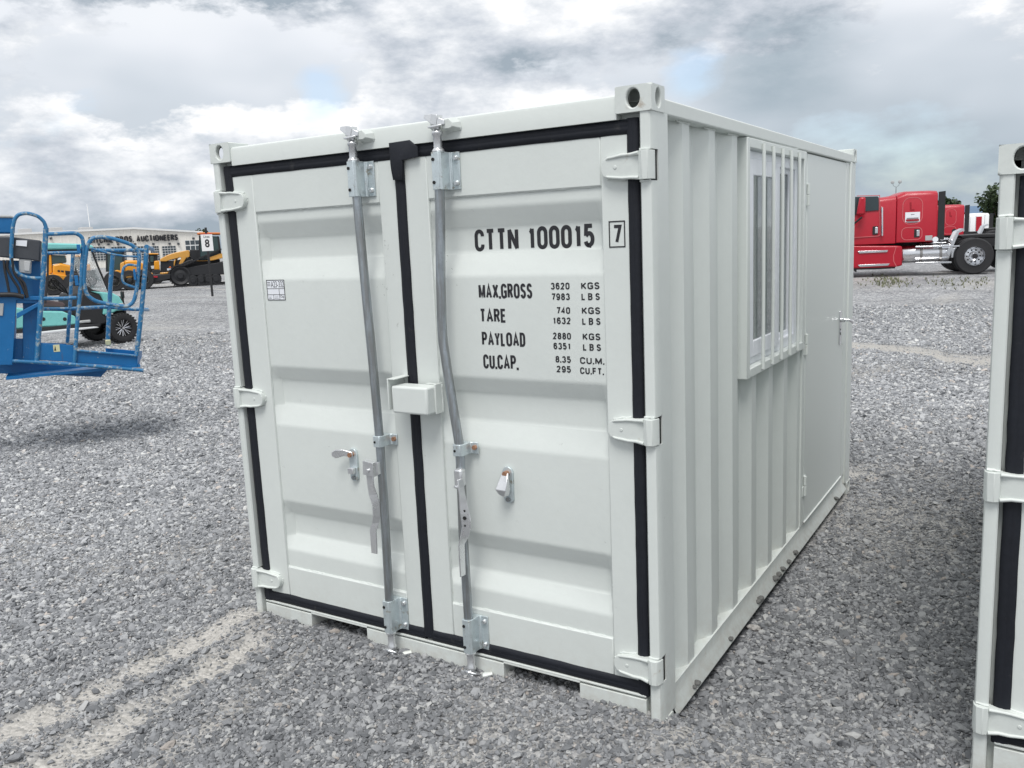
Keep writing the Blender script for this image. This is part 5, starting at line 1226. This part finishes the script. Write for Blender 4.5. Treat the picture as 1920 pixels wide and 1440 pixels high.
def truck(label, F, body, sleeper, door=True, red_panel=False, detail=True, roofline=None):
    """sleeper = (u0,u1,z0,z1) of the sleeper box near side; rear drive axle at u=0, nose towards -u"""
    t = thing('semi_truck', label, 'truck', F.o, F.a, 'sleeper trucks parked in a row'); u0, u1, z0, z1 = sleeper
    WD = 2.45; rw = .56
    for u in (0, 1.42):
        hub_wheel(t, u, 0.0, rw, .27, -1, True); hub_wheel(t, u, WD, rw, .27, 1, True)
    hub_wheel(t, -6.4, .02, rw, .29, -1); hub_wheel(t, -6.4, WD - .02, rw, .29, 1)
    m = MB(); m.box(-8.0, 2.3, .75, .85, .82, 1.08); m.box(-8.0, 2.3, WD - .85, WD - .75, .82, 1.08)
    for u in (-3.5, -1.2, .7, 2.2): m.box(u, u + .1, .85, WD - .85, .84, 1.05)
    m.cyl((0, .3, rw), (0, WD - .3, rw), .12, 10); m.cyl((1.42, .3, rw), (1.42, WD - .3, rw), .12, 10); m.done('chassis_frame', FR, t)
    m = MB(); m.loft([[(-.2, .75, 1.10), (1.6, .75, 1.10), (1.75, .75, 1.18), (.4, .75, 1.22), (-.3, .75, 1.20)], [(-.2, WD - .75, 1.10), (1.6, WD - .75, 1.10), (1.75, WD - .75, 1.18), (.4, WD - .75, 1.22), (-.3, WD - .75, 1.20)]]); m.done('fifth_wheel', FR, t, bevel=.02)
    m = MB(); m.box(1.9, 2.35, .1, .16, .35, 1.0); m.done('mud_flap', FR, t)
    m = MB(); m.loft([[(-.75, .02, .62), (-.80, .02, .70), (-.52, .02, 1.34), (-.35, .02, 1.42), (-.30, .02, 1.36), (-.46, .02, 1.30), (-.70, .02, .66)], [(-.75, .55, .62), (-.80, .55, .70), (-.52, .55, 1.34), (-.35, .55, 1.42), (-.30, .55, 1.36), (-.46, .55, 1.30), (-.70, .55, .66)]]); m.done('quarter_fender', POL, t)
    # sleeper: lofted box with soft roof
    def sect(u, zb, zt, inset=.0, crown=.16):
        return [(u, inset, zb), (u, inset, zt - crown), (u, inset + .05, zt - crown * .45), (u, inset + .22, zt - crown * .08), (u, WD / 2, zt), (u, WD - inset - .22, zt - crown * .08), (u, WD - inset - .05, zt - crown * .45), (u, WD - inset, zt - crown), (u, WD - inset, zb)]
    m = MB(); m.loft([sect(u0, z0, z1 - .10, .02), sect(u0 + .25, z0, z1), sect(u1 - .25, z0, z1 - .01), sect(u1 - .02, z0, z1 - .03, .01)])
    slp = m.done('sleeper', body, t, bevel=.02, smooth=45)
    cz1 = z1 - .10; fz = roofline or (z1 - .32)
    L_ = u0 - 1.75
    m = MB(); m.loft([sect(L_ - .55, 1.75, 2.02, .20, .1), sect(L_, z0 - .02, fz - .36, .10), sect(L_ + .25, z0 - .02, fz - .03, .06), sect(L_ + .8, z0 - .02, fz + .12, .02), sect(u0 - .012, z0 - .02, cz1, .02)]); cab_ = m.done('cab', body, t, bevel=.02, smooth=45)
    m = MB(); m.loft([[(L_ - 2.3, .55, .75), (L_ - 2.3, .6, 1.5), (L_ - 2.2, WD / 2, 1.62), (L_ - 2.3, WD - .6, 1.5), (L_ - 2.3, WD - .55, .75)], [(L_ + .1, .12, .75), (L_ + .1, .16, 1.80), (L_ + .1, WD / 2, 2.0), (L_ + .1, WD - .16, 1.80), (L_ + .1, WD - .12, .75)]]); hood = m.done('hood', body, t, bevel=.06, smooth=45)
    m = MB(); m.box(L_ - 2.36, L_ - 2.30, .65, WD - .65, .85, 1.45); m.done('grille', POL, hood); m = MB(); m.box(L_ - 2.55, L_ - 2.30, .15, WD - .15, .35, .75); m.done('bumper', POL, t, bevel=.05)
    m = MB(); m.loft([[(L_ - .5, .28, 2.0), (L_ - .5, WD - .28, 2.0), (L_ - .46, WD - .28, 2.0), (L_ - .46, .28, 2.0)], [(L_ + .1, .22, fz - .28), (L_ + .1, WD - .22, fz - .28), (L_ + .14, WD - .22, fz - .28), (L_ + .14, .22, fz - .28)]]); m.done('windshield', MAT['tinted_glass'], cab_)
    m = MB(); m.loft([[(u1 + .001, .0, z0 + .02), (u1 + .20, .05, z0 + .05), (u1 + .20, .09, z0 + .05), (u1 + .001, .06, z0 + .02)], [(u1 + .001, .0, z1 - .08), (u1 + .20, .05, z1 - .06), (u1 + .20, .09, z1 - .06), (u1 + .001, .06, z1 - .08)]])
    m.done('side_fairing', FR, t)
    if detail or red_panel:
        pass
    def outline(name, x0, x1, a, b_, r=.12, th=.022, mat=LN, y=-.004, par=slp):
        m = MB(); pts = rr_out(x0, x1, a, b_, r); pts.append(pts[0]); ribbon(m, pts, th, y + .008, y); return m.done(name, mat, par, smooth=0)
    return t, slp, cab_, outline
to_ = on_ground(1826, 514, .055)
TF = Frame((to_.x, to_.y, .05), 17)
def T1(x, y): return TF.at(*Z2(x, y))
a, b_ = T1(565, 765), T1(1022, 195)
t1, slp, cab_, OL = truck('nearest red sleeper truck with chrome fuel tank and white paper on its side', TF, RED, (a.x, b_.x, a.z, b_.z))
q0, q1 = T1(632, 570), T1(850, 278); OL('hatch_seam', q0.x, q1.x, q0.z, q1.z, .22)
q0, q1 = T1(622, 735), T1(842, 596); hs = OL('hatch_seam', q0.x, q1.x, q0.z, q1.z, .14)
m = MB(); ribbon(m, [(T1(718, 335).x, T1(718, 335).z), (T1(722, 415).x, T1(722, 415).z), (T1(760, 415).x, T1(760, 415).z)], .05, .0, -.006); m.done('hatch_recess', RED2, slp, smooth=0)
m = MB(); q0, q1 = T1(660, 545), T1(820, 435); m.box(q0.x, q1.x, -.006, -.001, q0.z, q1.z); pn = m.done('paper_notice', MAT['sticker_white'], slp, smooth=0)
m = MB(); m.box(q0.x + .02, q1.x - .02, -.009, -.0065, q0.z + .02, q0.z + .08); m.done('red_band', RED2, pn, smooth=0)
m = MB()
for k, (fa, fb) in enumerate(((.38, .62), (.10, .90), (.14, .86))): zl = q1.z - .06 - k * .11; m.box(q0.x + (q1.x - q0.x) * fa, q0.x + (q1.x - q0.x) * fb, -.009, -.0065, zl - (.02 if k == 0 else .045), zl)
m.done('printed_lines', base('print_grey', (.25, .22, .24), .6), pn, smooth=0)
def latch(x, y):
    q = T1(x, y); m = MB(); m.box(q.x - .10, q.x + .06, -.008, .0, q.z - .13, q.z + .13); o = m.done('latch_recess', FR, slp, bevel=.004); m = MB(); m.box(q.x - .03, q.x + .055, -.03, -.008, q.z - .09, q.z + .10); m.done('latch', CH, o, bevel=.006)
latch(793, 662); latch(352, 633)
m = MB(); q0, q1 = T1(873, 740), T1(950, 685); m.box(q0.x, q1.x, -.012, .0, q0.z, q1.z); m.done('side_reflector', MAT['outlet_grey'], slp, bevel=.01)
m = MB(); q = T1(980, 728); m.cyl((q.x, .0, q.z), (q.x, -.03, q.z), .085, 16); m.done('marker_lamp', MAT['sticker_white'], slp)
# cab side: window, door seam, grab handle, mirror
ql = [T1(x, y) for x, y in ((120, 278), (370, 272), (382, 285), (382, 418), (240, 430), (120, 470))]
m = MB(); m.loft([[(p.x, .035, p.z) for p in ql], [(p.x, -.006, p.z) for p in ql]]); m.done('side_window', base('dark_glass', (.035, .05, .055), .08), cab_, smooth=0)
m = MB(); pl2 = [(T1(x, y).x, T1(x, y).z) for x, y in ((150, 268), (392, 262), (396, 680), (380, 692), (60, 712))]; ribbon(m, pl2, .022, .02, -.002); m.done('door_seam', LN, cab_, smooth=0)
m = MB(); a, b_ = T1(414, 388), T1(414, 690); m.tube([(a.x, .0, a.z), (a.x, -.09, a.z - .02), (b_.x, -.09, b_.z + .02), (b_.x, .0, b_.z)], .03, 8); m.done('grab_handle', CH, cab_)
m = MB(); q = T1(208, 392); m.loft([[(q.x - .22 + (.04 if k else 0), -.30 + k * .16, q.z - .22), (q.x + .06, -.30 + k * .16, q.z - .22), (q.x + .06, -.30 + k * .16, q.z + .32), (q.x - .12, -.30 + k * .16, q.z + .32)] for k in (0, 1)]); m.done('mirror', RED, cab_, bevel=.05)
m = MB(); m.tube([(q.x - .05, -.35, q.z - .3), (q.x - .5, -.05, q.z - .7)], .03, 6); m.done('mirror_arm', FR, cab_)
# skirts, steps, tank
def tplate(name, pts, w, th, mat, bev=.02, par=t1):
    a = [T1(x, y) for x, y in pts]; m = MB(); m.loft([[(p.x, w, p.z) for p in a], [(p.x, w + th, p.z) for p in a]]); return m.done(name, mat, par, bevel=bev)
tplate('side_skirt', [(-60, 795), (575, 795), (632, 800), (632, 1005), (560, 1020), (150, 1035), (-60, 1035)], .0, .5, RED, .04)
tplate('skirt_seam', [(566, 798), (572, 798), (542, 900), (545, 960), (575, 1015), (566, 1015), (536, 960), (534, 900)], -.006, .01, LN, 0)
tplate('step_strip', [(155, 852), (480, 840), (470, 862), (175, 876)], -.03, .05, POL, .006); tplate('step_strip', [(160, 996), (498, 982), (480, 1005), (180, 1020)], -.03, .05, POL, .006)
tplate('skirt_lower', [(110, 1035), (150, 1035), (560, 1020), (560, 1035), (400, 1045), (150, 1050), (150, 1080), (130, 1060)], .05, .4, FR, .01)
a, b_, c = T1(632, 880), T1(1150, 880), T1(800, 808); rad = (T1(800, 800).z - T1(800, 962).z) / 2 * 1.13
m = MB(); zc = T1(880, 881).z; m.lathe((a.x, .06 + rad, zc), [(rad * .9, 0), (rad, .03), (rad, b_.x - a.x - .05), (rad * .92, b_.x - a.x)], 'x', 32); tk = m.done('fuel_tank', POL, t1, smooth=50)
for x in (838, 1045):
    q = T1(x, 880); m = MB(); m.lathe((q.x - .04, .06 + rad, zc), [(rad + .001, 0), (rad + .018, .005), (rad + .018, .075), (rad + .001, .08)], 'x', 32, cap=False); m.done('tank_strap', base('strap_grey_%d' % x, (.30, .29, .28), .35, metal=.8), tk)
tplate('tank_step', [(770, 798), (1238, 790), (1238, 806), (770, 816)], -.02, .12, POL, .01); tplate('tank_step', [(765, 970), (1150, 960), (1150, 978), (765, 988)], -.04, .12, POL, .01)
tplate('air_tank', [(850, 765), (1140, 755), (1140, 775), (850, 785)], .5, .3, POL, .03)
tplate('light_bar', [(1060, 715), (1160, 712), (1160, 735), (1060, 740)], .5, .1, POL, .01)
tplate('frame_box', [(1155, 820), (1225, 815), (1210, 920), (1160, 925)], .15, .3, POL, .02)
# second red truck and the white one behind it
def place(px, d, ang): r_ = gpt(px, d, .05); return Frame((r_.x, r_.y, .05), ang)
T2F = place(1866, 46, 17)
a, b_ = T2F.at(*Z2(985, 690)), T2F.at(*Z2(1300, 348))
t2, slp2, cab2, OL2 = truck('second red sleeper truck, its lower cab half hidden behind the nearest one', T2F, RED, (a.x, b_.x, a.z, b_.z))
def T2(x, y): return T2F.at(*Z2(x, y))
q0, q1 = T2(1085, 580), T2(1205, 400); OL2('hatch_seam', q0.x, q1.x, q0.z, q1.z, .2, par=slp2); q0, q1 = T2(1072, 672), T2(1200, 590); OL2('hatch_seam', q0.x, q1.x, q0.z, q1.z, .12, par=slp2)
m = MB(); ribbon(m, [(T2(1136, 435).x, T2(1136, 435).z), (T2(1138, 480).x, T2(1138, 480).z), (T2(1158, 480).x, T2(1158, 480).z)], .05, .0, -.006); m.done('hatch_recess', RED2, slp2, smooth=0)
m = MB(); q = T2(1180, 638); m.cyl((q.x, .0, q.z), (q.x, -.02, q.z), .10, 14); m.done('latch', FR, slp2)
T3F = place(1915, 58, 17)
def T3(x, y): return T3F.at(*Z2(x, y))
a, b_ = T3(1345, 650), T3(1560, 440)
t3, slp3, cab3, OL3 = truck('white sleeper truck with a red side panel beside the dark tree', T3F, WH, (a.x, b_.x, a.z, b_.z))
m = MB(); q0, q1 = T3(1408, 640), T3(1475, 485); m.box(q0.x, q1.x, -.015, .0, q0.z, q1.z); m.done('red_panel', RED, slp3, bevel=.01)
m = MB(); q0, q1 = T3(1500, 640), T3(1507, 445); m.box(q0.x, q1.x, -.01, .0, q0.z, q1.z); m.done('panel_gap', FR, slp3, smooth=0)
m = MB(); q0, q1 = T3(1405, 640), T3(1412, 450); m.box(q0.x, q1.x, -.012, .0, q0.z, q1.z); m.done('panel_gap', FR, slp3, smooth=0)

# ------------------------------------------------------------------ yellow machines at the left
YE = base('machine_yellow', (.72, .30, .012), .4, coat=.2, var=.08, vscale=3); YT = base('tractor_yellow', (.66, .33, .06), .35, coat=.3, var=.06, vscale=3)
DG = base('machine_black', (.014, .015, .018), .6, var=.3, vscale=4); CG = base('cab_glass', (.045, .075, .075), .1)
ko = on_ground(345, 537.5); KF = Frame((ko.x, ko.y, .05), 50)
trc = thing('tracked_tractor', 'yellow tracked tractor with rubber crawler tracks behind the row sign', 'tractor', KF.o, KF.a)
def K(x, y, w=0.0): return KF.at(*A8(x, y), w)
def kplate(F, par, name, pts, w, th, mat, bev=.03):
    a = [F.at(*A8(x, y), 0) for x, y in pts]; m = MB(); m.loft([[(p.x, w, p.z) for p in a], [(p.x, w + th, p.z) for p in a]]); return m.done(name, mat, par, bevel=bev)
TWD = 2.6
for w0 in (0.0, TWD - .55):
    c1, c2 = K(1110, 990), K(1900, 900); r1 = .56; r2 = 1.10; c1 = Vector((c1.x, 0, r1 + .02)); c2 = Vector((c2.x + .6, 0, r2 + .02))
    out = []
    for k in range(15): a = R(270 - 200 * k / 14); out.append((c1.x + math.cos(a) * r1, c1.z + math.sin(a) * r1))
    for k in range(15): a = R(105 - 195 * k / 14); out.append((c2.x + math.cos(a) * r2, c2.z + math.sin(a) * r2))
    inn = [(c1.x + (p[0] - c1.x) * .93 if i < 15 else c2.x + (p[0] - c2.x) * .95, c1.z + (p[1] - c1.z) * .93 if i < 15 else c2.z + (p[1] - c2.z) * .95) for i, p in enumerate(out)]
    m = MB(); n = len(out)
    vs = [[m.bm.verts.new((p[0], w0 + yy, p[1])) for p in pl] for yy in (0, .55) for pl in (out, inn)]
    for i in range(n):
        j = (i + 1) % n
        m.bm.faces.new((vs[0][i], vs[0][j], vs[1][j], vs[1][i])); m.bm.faces.new((vs[2][i], vs[3][i], vs[3][j], vs[2][j])); m.bm.faces.new((vs[0][i], vs[2][i], vs[2][j], vs[0][j])); m.bm.faces.new((vs[1][i], vs[1][j], vs[3][j], vs[3][i]))
    # lugs
    P3 = [Vector((p[0], 0, p[1])) for p in out] + [Vector((out[0][0], 0, out[0][1]))]
    for a, b_ in zip(P3[:-1], P3[1:]):
        Ls = (b_ - a).length; k = max(1, int(Ls / .16)); ang = math.atan2(b_.z - a.z, b_.x - a.x)
        for q in range(k):
            p = a.lerp(b_, (q + .5) / k); m.obox((p.x, w0 + .275, p.z), (.07, .56, .09), Matrix.Rotation(-ang, 3, 'Y'))
    tr_ = m.done('rubber_track', TY, trc, smooth=0)
    m = MB(); m.lathe((c1.x, w0, c1.z), [(r1 * .92, .06), (r1 * .80, .02), (r1 * .55, .10), (r1 * .3, .06), (r1 * .25, .0), (.01, .0)], 'y', 28, cap=False); m.lathe((c1.x, w0 + .5, c1.z), [(r1 * .92, 0), (.01, .0)], 'y', 28, cap=False); m.done('idler_wheel', DG, trc, smooth=40)
    m = MB(); m.lathe((c2.x, w0, c2.z), [(r2 * .93, .06), (r2 * .80, .02), (r2 * .5, .12), (r2 * .3, .05), (.01, .05)], 'y', 28, cap=False); m.done('drive_wheel', DG, trc, smooth=40)
    for x in (1300, 1425, 1525, 1650):
        q = K(x, 1045); m = MB(); m.cyl((q.x, w0 + .03, .30), (q.x, w0 + .5, .30), .27, 18); m.cyl((q.x, w0 - .01, .30), (q.x, w0 + .03, .30), .13, 12); m.done('road_wheel', DG, trc, bevel=.01)
    m = MB(); m.loft([[(c1.x, w0 + .12, .55), (c2.x, w0 + .12, .50), (c2.x, w0 + .12, 1.3), (c1.x + .9, w0 + .12, 1.05), (c1.x, w0 + .12, .95)], [(c1.x, w0 + .45, .55), (c2.x, w0 + .45, .50), (c2.x, w0 + .45, 1.3), (c1.x + .9, w0 + .45, 1.05), (c1.x, w0 + .45, .95)]]); m.done('track_frame', DG, trc, bevel=.03)
kplate(KF, trc, 'hood', [(785, 700), (800, 680), (900, 625), (1030, 585), (1215, 552), (1235, 575), (1240, 655), (1190, 668), (1120, 780), (1062, 788), (1110, 668), (1070, 665), (1035, 690), (1005, 820), (992, 800), (1000, 720), (1030, 680), (950, 700), (880, 725), (785, 725)], .75, 1.1, YT, .05)
kplate(KF, trc, 'hood_core', [(790, 726), (1000, 715), (1200, 670), (1240, 650), (1300, 790), (1000, 880), (900, 905), (790, 900)], .82, .96, DG)
kplate(KF, trc, 'nose_lower', [(785, 895), (960, 880), (970, 905), (820, 925), (785, 920)], .75, 1.1, YT)
kplate(KF, trc, 'body', [(1000, 800), (1240, 700), (1700, 690), (1700, 850), (1250, 900), (990, 930)], .6, 1.4, DG)
kplate(KF, trc, 'engine_box', [(1238, 545), (1400, 548), (1420, 720), (1250, 690)], .8, 1.0, DG)
kplate(KF, trc, 'cab', [(1385, 330), (1690, 345), (1720, 600), (1640, 700), (1390, 712)], .55, 1.5, CG, .05)
for pts in ([(1380, 330), (1400, 330), (1400, 712), (1375, 712)], [(1655, 340), (1680, 340), (1720, 600), (1690, 600)]): kplate(KF, trc, 'cab_post', pts, .53, 1.54, DG, .01)
kplate(KF, trc, 'cab_roof', [(1350, 290), (1400, 280), (1720, 284), (1730, 315), (1350, 318)], .45, 1.7, base('cab_roof_orange', (.55, .16, .03), .4), .05)
kplate(KF, trc, 'rear_fender', [(1535, 660), (1690, 605), (1900, 590), (1900, 640), (1700, 680), (1600, 705), (1540, 712)], .1, .5, YT)
kplate(KF, trc, 'fender_strip', [(1345, 708), (1530, 704), (1530, 716), (1345, 722)], .5, .2, YT, .01)
kplate(KF, trc, 'drawbar', [(640, 1000), (900, 960), (1000, 930), (1000, 1010), (880, 1020), (640, 1050)], 1.0, .5, DG)
kplate(KF, trc, 'front_lamp', [(895, 832), (975, 832), (975, 862), (895, 862)], .70, .06, MAT['sticker_white'], .01)
kplate(KF, trc, 'hazard_triangle', [(915, 820), (940, 795), (965, 820)], .74, .02, base('hazard_orange', (.75, .16, .03), .4), 0)
def loader(label, F, mirror, pieces, wheels, r=.50):
    t = thing('wheel_loader', label, 'loader', F.o, F.a)
    for nm, pts, w, th, mt, bv in pieces: kplate(F, t, nm, pts, w, th, mt, bv)
    for x in wheels:
        q = F.at(*A8(x, 1050)); 
        for w0, o in ((0, -1), (2.3, 1)): hub_wheel(t, q.x, w0, r, .45, o, False, MAT['yellow_rim'])
    return t
base('yellow_rim', (.07, .07, .065), .5)
l1 = on_ground(240, 544); LF1 = Frame((l1.x, l1.y, .05), 54)
loader('orange yellow loader with black belly just left of the tracked tractor', LF1, False, [
    ('engine_cover', [(262, 705), (440, 708), (555, 760), (555, 905), (262, 910)], .35, 1.6, YE, .08), ('rear_fender', [(200, 750), (262, 720), (270, 900), (200, 900)], .3, 1.7, YT, .04),
    ('side_plate', [(60, 890), (150, 850), (265, 880), (690, 900), (690, 935), (90, 930)], .15, 2.1, YE, .03), ('belly', [(90, 925), (700, 925), (960, 915), (960, 985), (640, 1060), (90, 1060)], .25, 1.9, DG, .03),
    ('cab', [(-20, 575), (230, 575), (250, 880), (-20, 880)], .5, 1.4, CG, .04), ('cab_roof', [(-40, 545), (240, 548), (255, 580), (-40, 580)], .4, 1.6, DG, .04), ('cab_post', [(228, 575), (255, 575), (262, 880), (232, 880)], .48, 1.44, DG, .01), ('cab_post', [(-20, 575), (5, 575), (5, 880), (-20, 880)], .48, 1.44, DG, .01),
    ('counterweight', [(600, 720), (650, 740), (680, 880), (600, 890)], .5, 1.4, DG, .05), ('red_lamp', [(695, 940), (765, 940), (765, 968), (695, 968)], .20, .06, RED, .01), ('side_tank', [(262, 940), (385, 935), (385, 965), (290, 972)], .1, .2, YT, .02)], (120, 350, 560))
l2 = on_ground(275, 540); LF2 = Frame((l2.x, l2.y, .05) , 54)
lo2 = CAM_LOC + (l2 - CAM_LOC) * 1.12; LF2 = Frame((lo2.x, lo2.y, .05), 54)
loader('small orange machine with upright cab between loader and tracked tractor', LF2, False, [
    ('cab', [(625, 612), (765, 612), (770, 780), (625, 790)], .4, 1.5, DG, .04), ('cab_window', [(655, 635), (705, 635), (705, 735), (655, 735)], .36, .05, CG, .02), ('cab_roof', [(615, 596), (780, 600), (780, 618), (615, 618)], .3, 1.7, YE, .03),
    ('rear_body', [(712, 715), (790, 710), (800, 850), (712, 850)], .3, 1.7, YE, .05), ('front_body', [(515, 760), (610, 770), (610, 900), (515, 900)], .3, 1.6, YE, .05), ('belly', [(500, 840), (800, 835), (800, 960), (500, 960)], .5, 1.3, DG, .03)], (560, 760), .42)
l3 = on_ground(112, 553); LF3 = Frame((l3.x, l3.y, .05), 57)
def y8(x, y): return ((x / 4.236 - 200) * 8, (380 + y / 4.236 - 400) * 8)
def c8(pts): return [y8(*p) for p in pts]
loader('orange loader with glazed cab behind the golf cart steering wheel', LF3, False, [
    ('engine_cover', c8([(415, 495), (480, 482), (560, 500), (575, 612), (415, 612)]), .35, 1.6, YE, .08), ('grille', c8([(515, 540), (560, 545), (560, 585), (520, 582)]), .33, .04, DG, .01), ('grille', c8([(455, 535), (475, 537), (475, 552), (455, 550)]), .33, .04, DG, .01), ('grille', c8([(482, 538), (505, 540), (505, 554), (482, 552)]), .33, .04, DG, .01),
    ('cab', c8([(400, 415), (515, 418), (522, 478), (405, 490)]), .5, 1.4, CG, .04), ('cab_frame', c8([(372, 400), (402, 400), (412, 560), (372, 570)]), .45, 1.5, YE, .03), ('cab_roof', c8([(365, 385), (520, 392), (525, 415), (365, 410)]), .4, 1.6, DG, .03),
    ('side_plate', c8([(330, 560), (460, 572), (575, 585), (575, 618), (330, 618)]), .2, 2.0, YE, .03), ('belly', c8([(330, 612), (600, 612), (600, 700), (330, 700)]), .4, 1.7, DG, .03)], ((420 / 4.236 - 200) * 8, (590 / 4.236 - 200) * 8), .5)
l4 = on_ground(150, 541); LF4 = Frame((l4.x, l4.y, .05), 57)
loader('distant orange loader with pale cab seen between the platform posts', LF4, False, [
    ('engine_cover', c8([(640, 490), (715, 490), (720, 560), (640, 565)]), .3, 1.6, YE, .05), ('cab', c8([(590, 430), (640, 430), (645, 540), (590, 540)]), .5, 1.4, CG, .03), ('cab_roof', c8([(580, 415), (650, 418), (650, 432), (580, 432)]), .4, 1.6, YE, .03),
    ('belly', c8([(580, 545), (725, 545), (725, 620), (580, 620)]), .4, 1.6, DG, .03)], ((610 / 4.236 - 200) * 8, (700 / 4.236 - 200) * 8), .5)
# sparse weeds in front of the trucks
m = MB(); rw = random.Random(5)
for _ in range(230):
    px_ = rw.choice([rw.gauss(1665, 22), rw.gauss(1800, 35), rw.uniform(1600, 1850), rw.gauss(1665, 15)]); py_ = rw.gauss(529, 5.5); g = on_ground(px_, py_)
    if not 1590 < px_ < 1860: continue
    for k in range(5):
        a = rw.uniform(0, 6.28); h = rw.uniform(.03, .10); d = Vector((math.cos(a), math.sin(a), 0)); s_ = Vector((-d.y, d.x, 0)) * .012
        v = [m.bm.verts.new(p) for p in (g - s_, g + s_, g + d * h * .7 + Vector((0, 0, h)))]; m.bm.faces.new(v)
o = m.done('weeds', base('weed_green', (.16, .17, .09), .7, var=.4, vscale=3), None, smooth=0, recalc=False); o['kind'] = 'stuff'; o['label'] = 'sparse low weeds growing through gravel in front of the red trucks'; o['category'] = 'weeds'
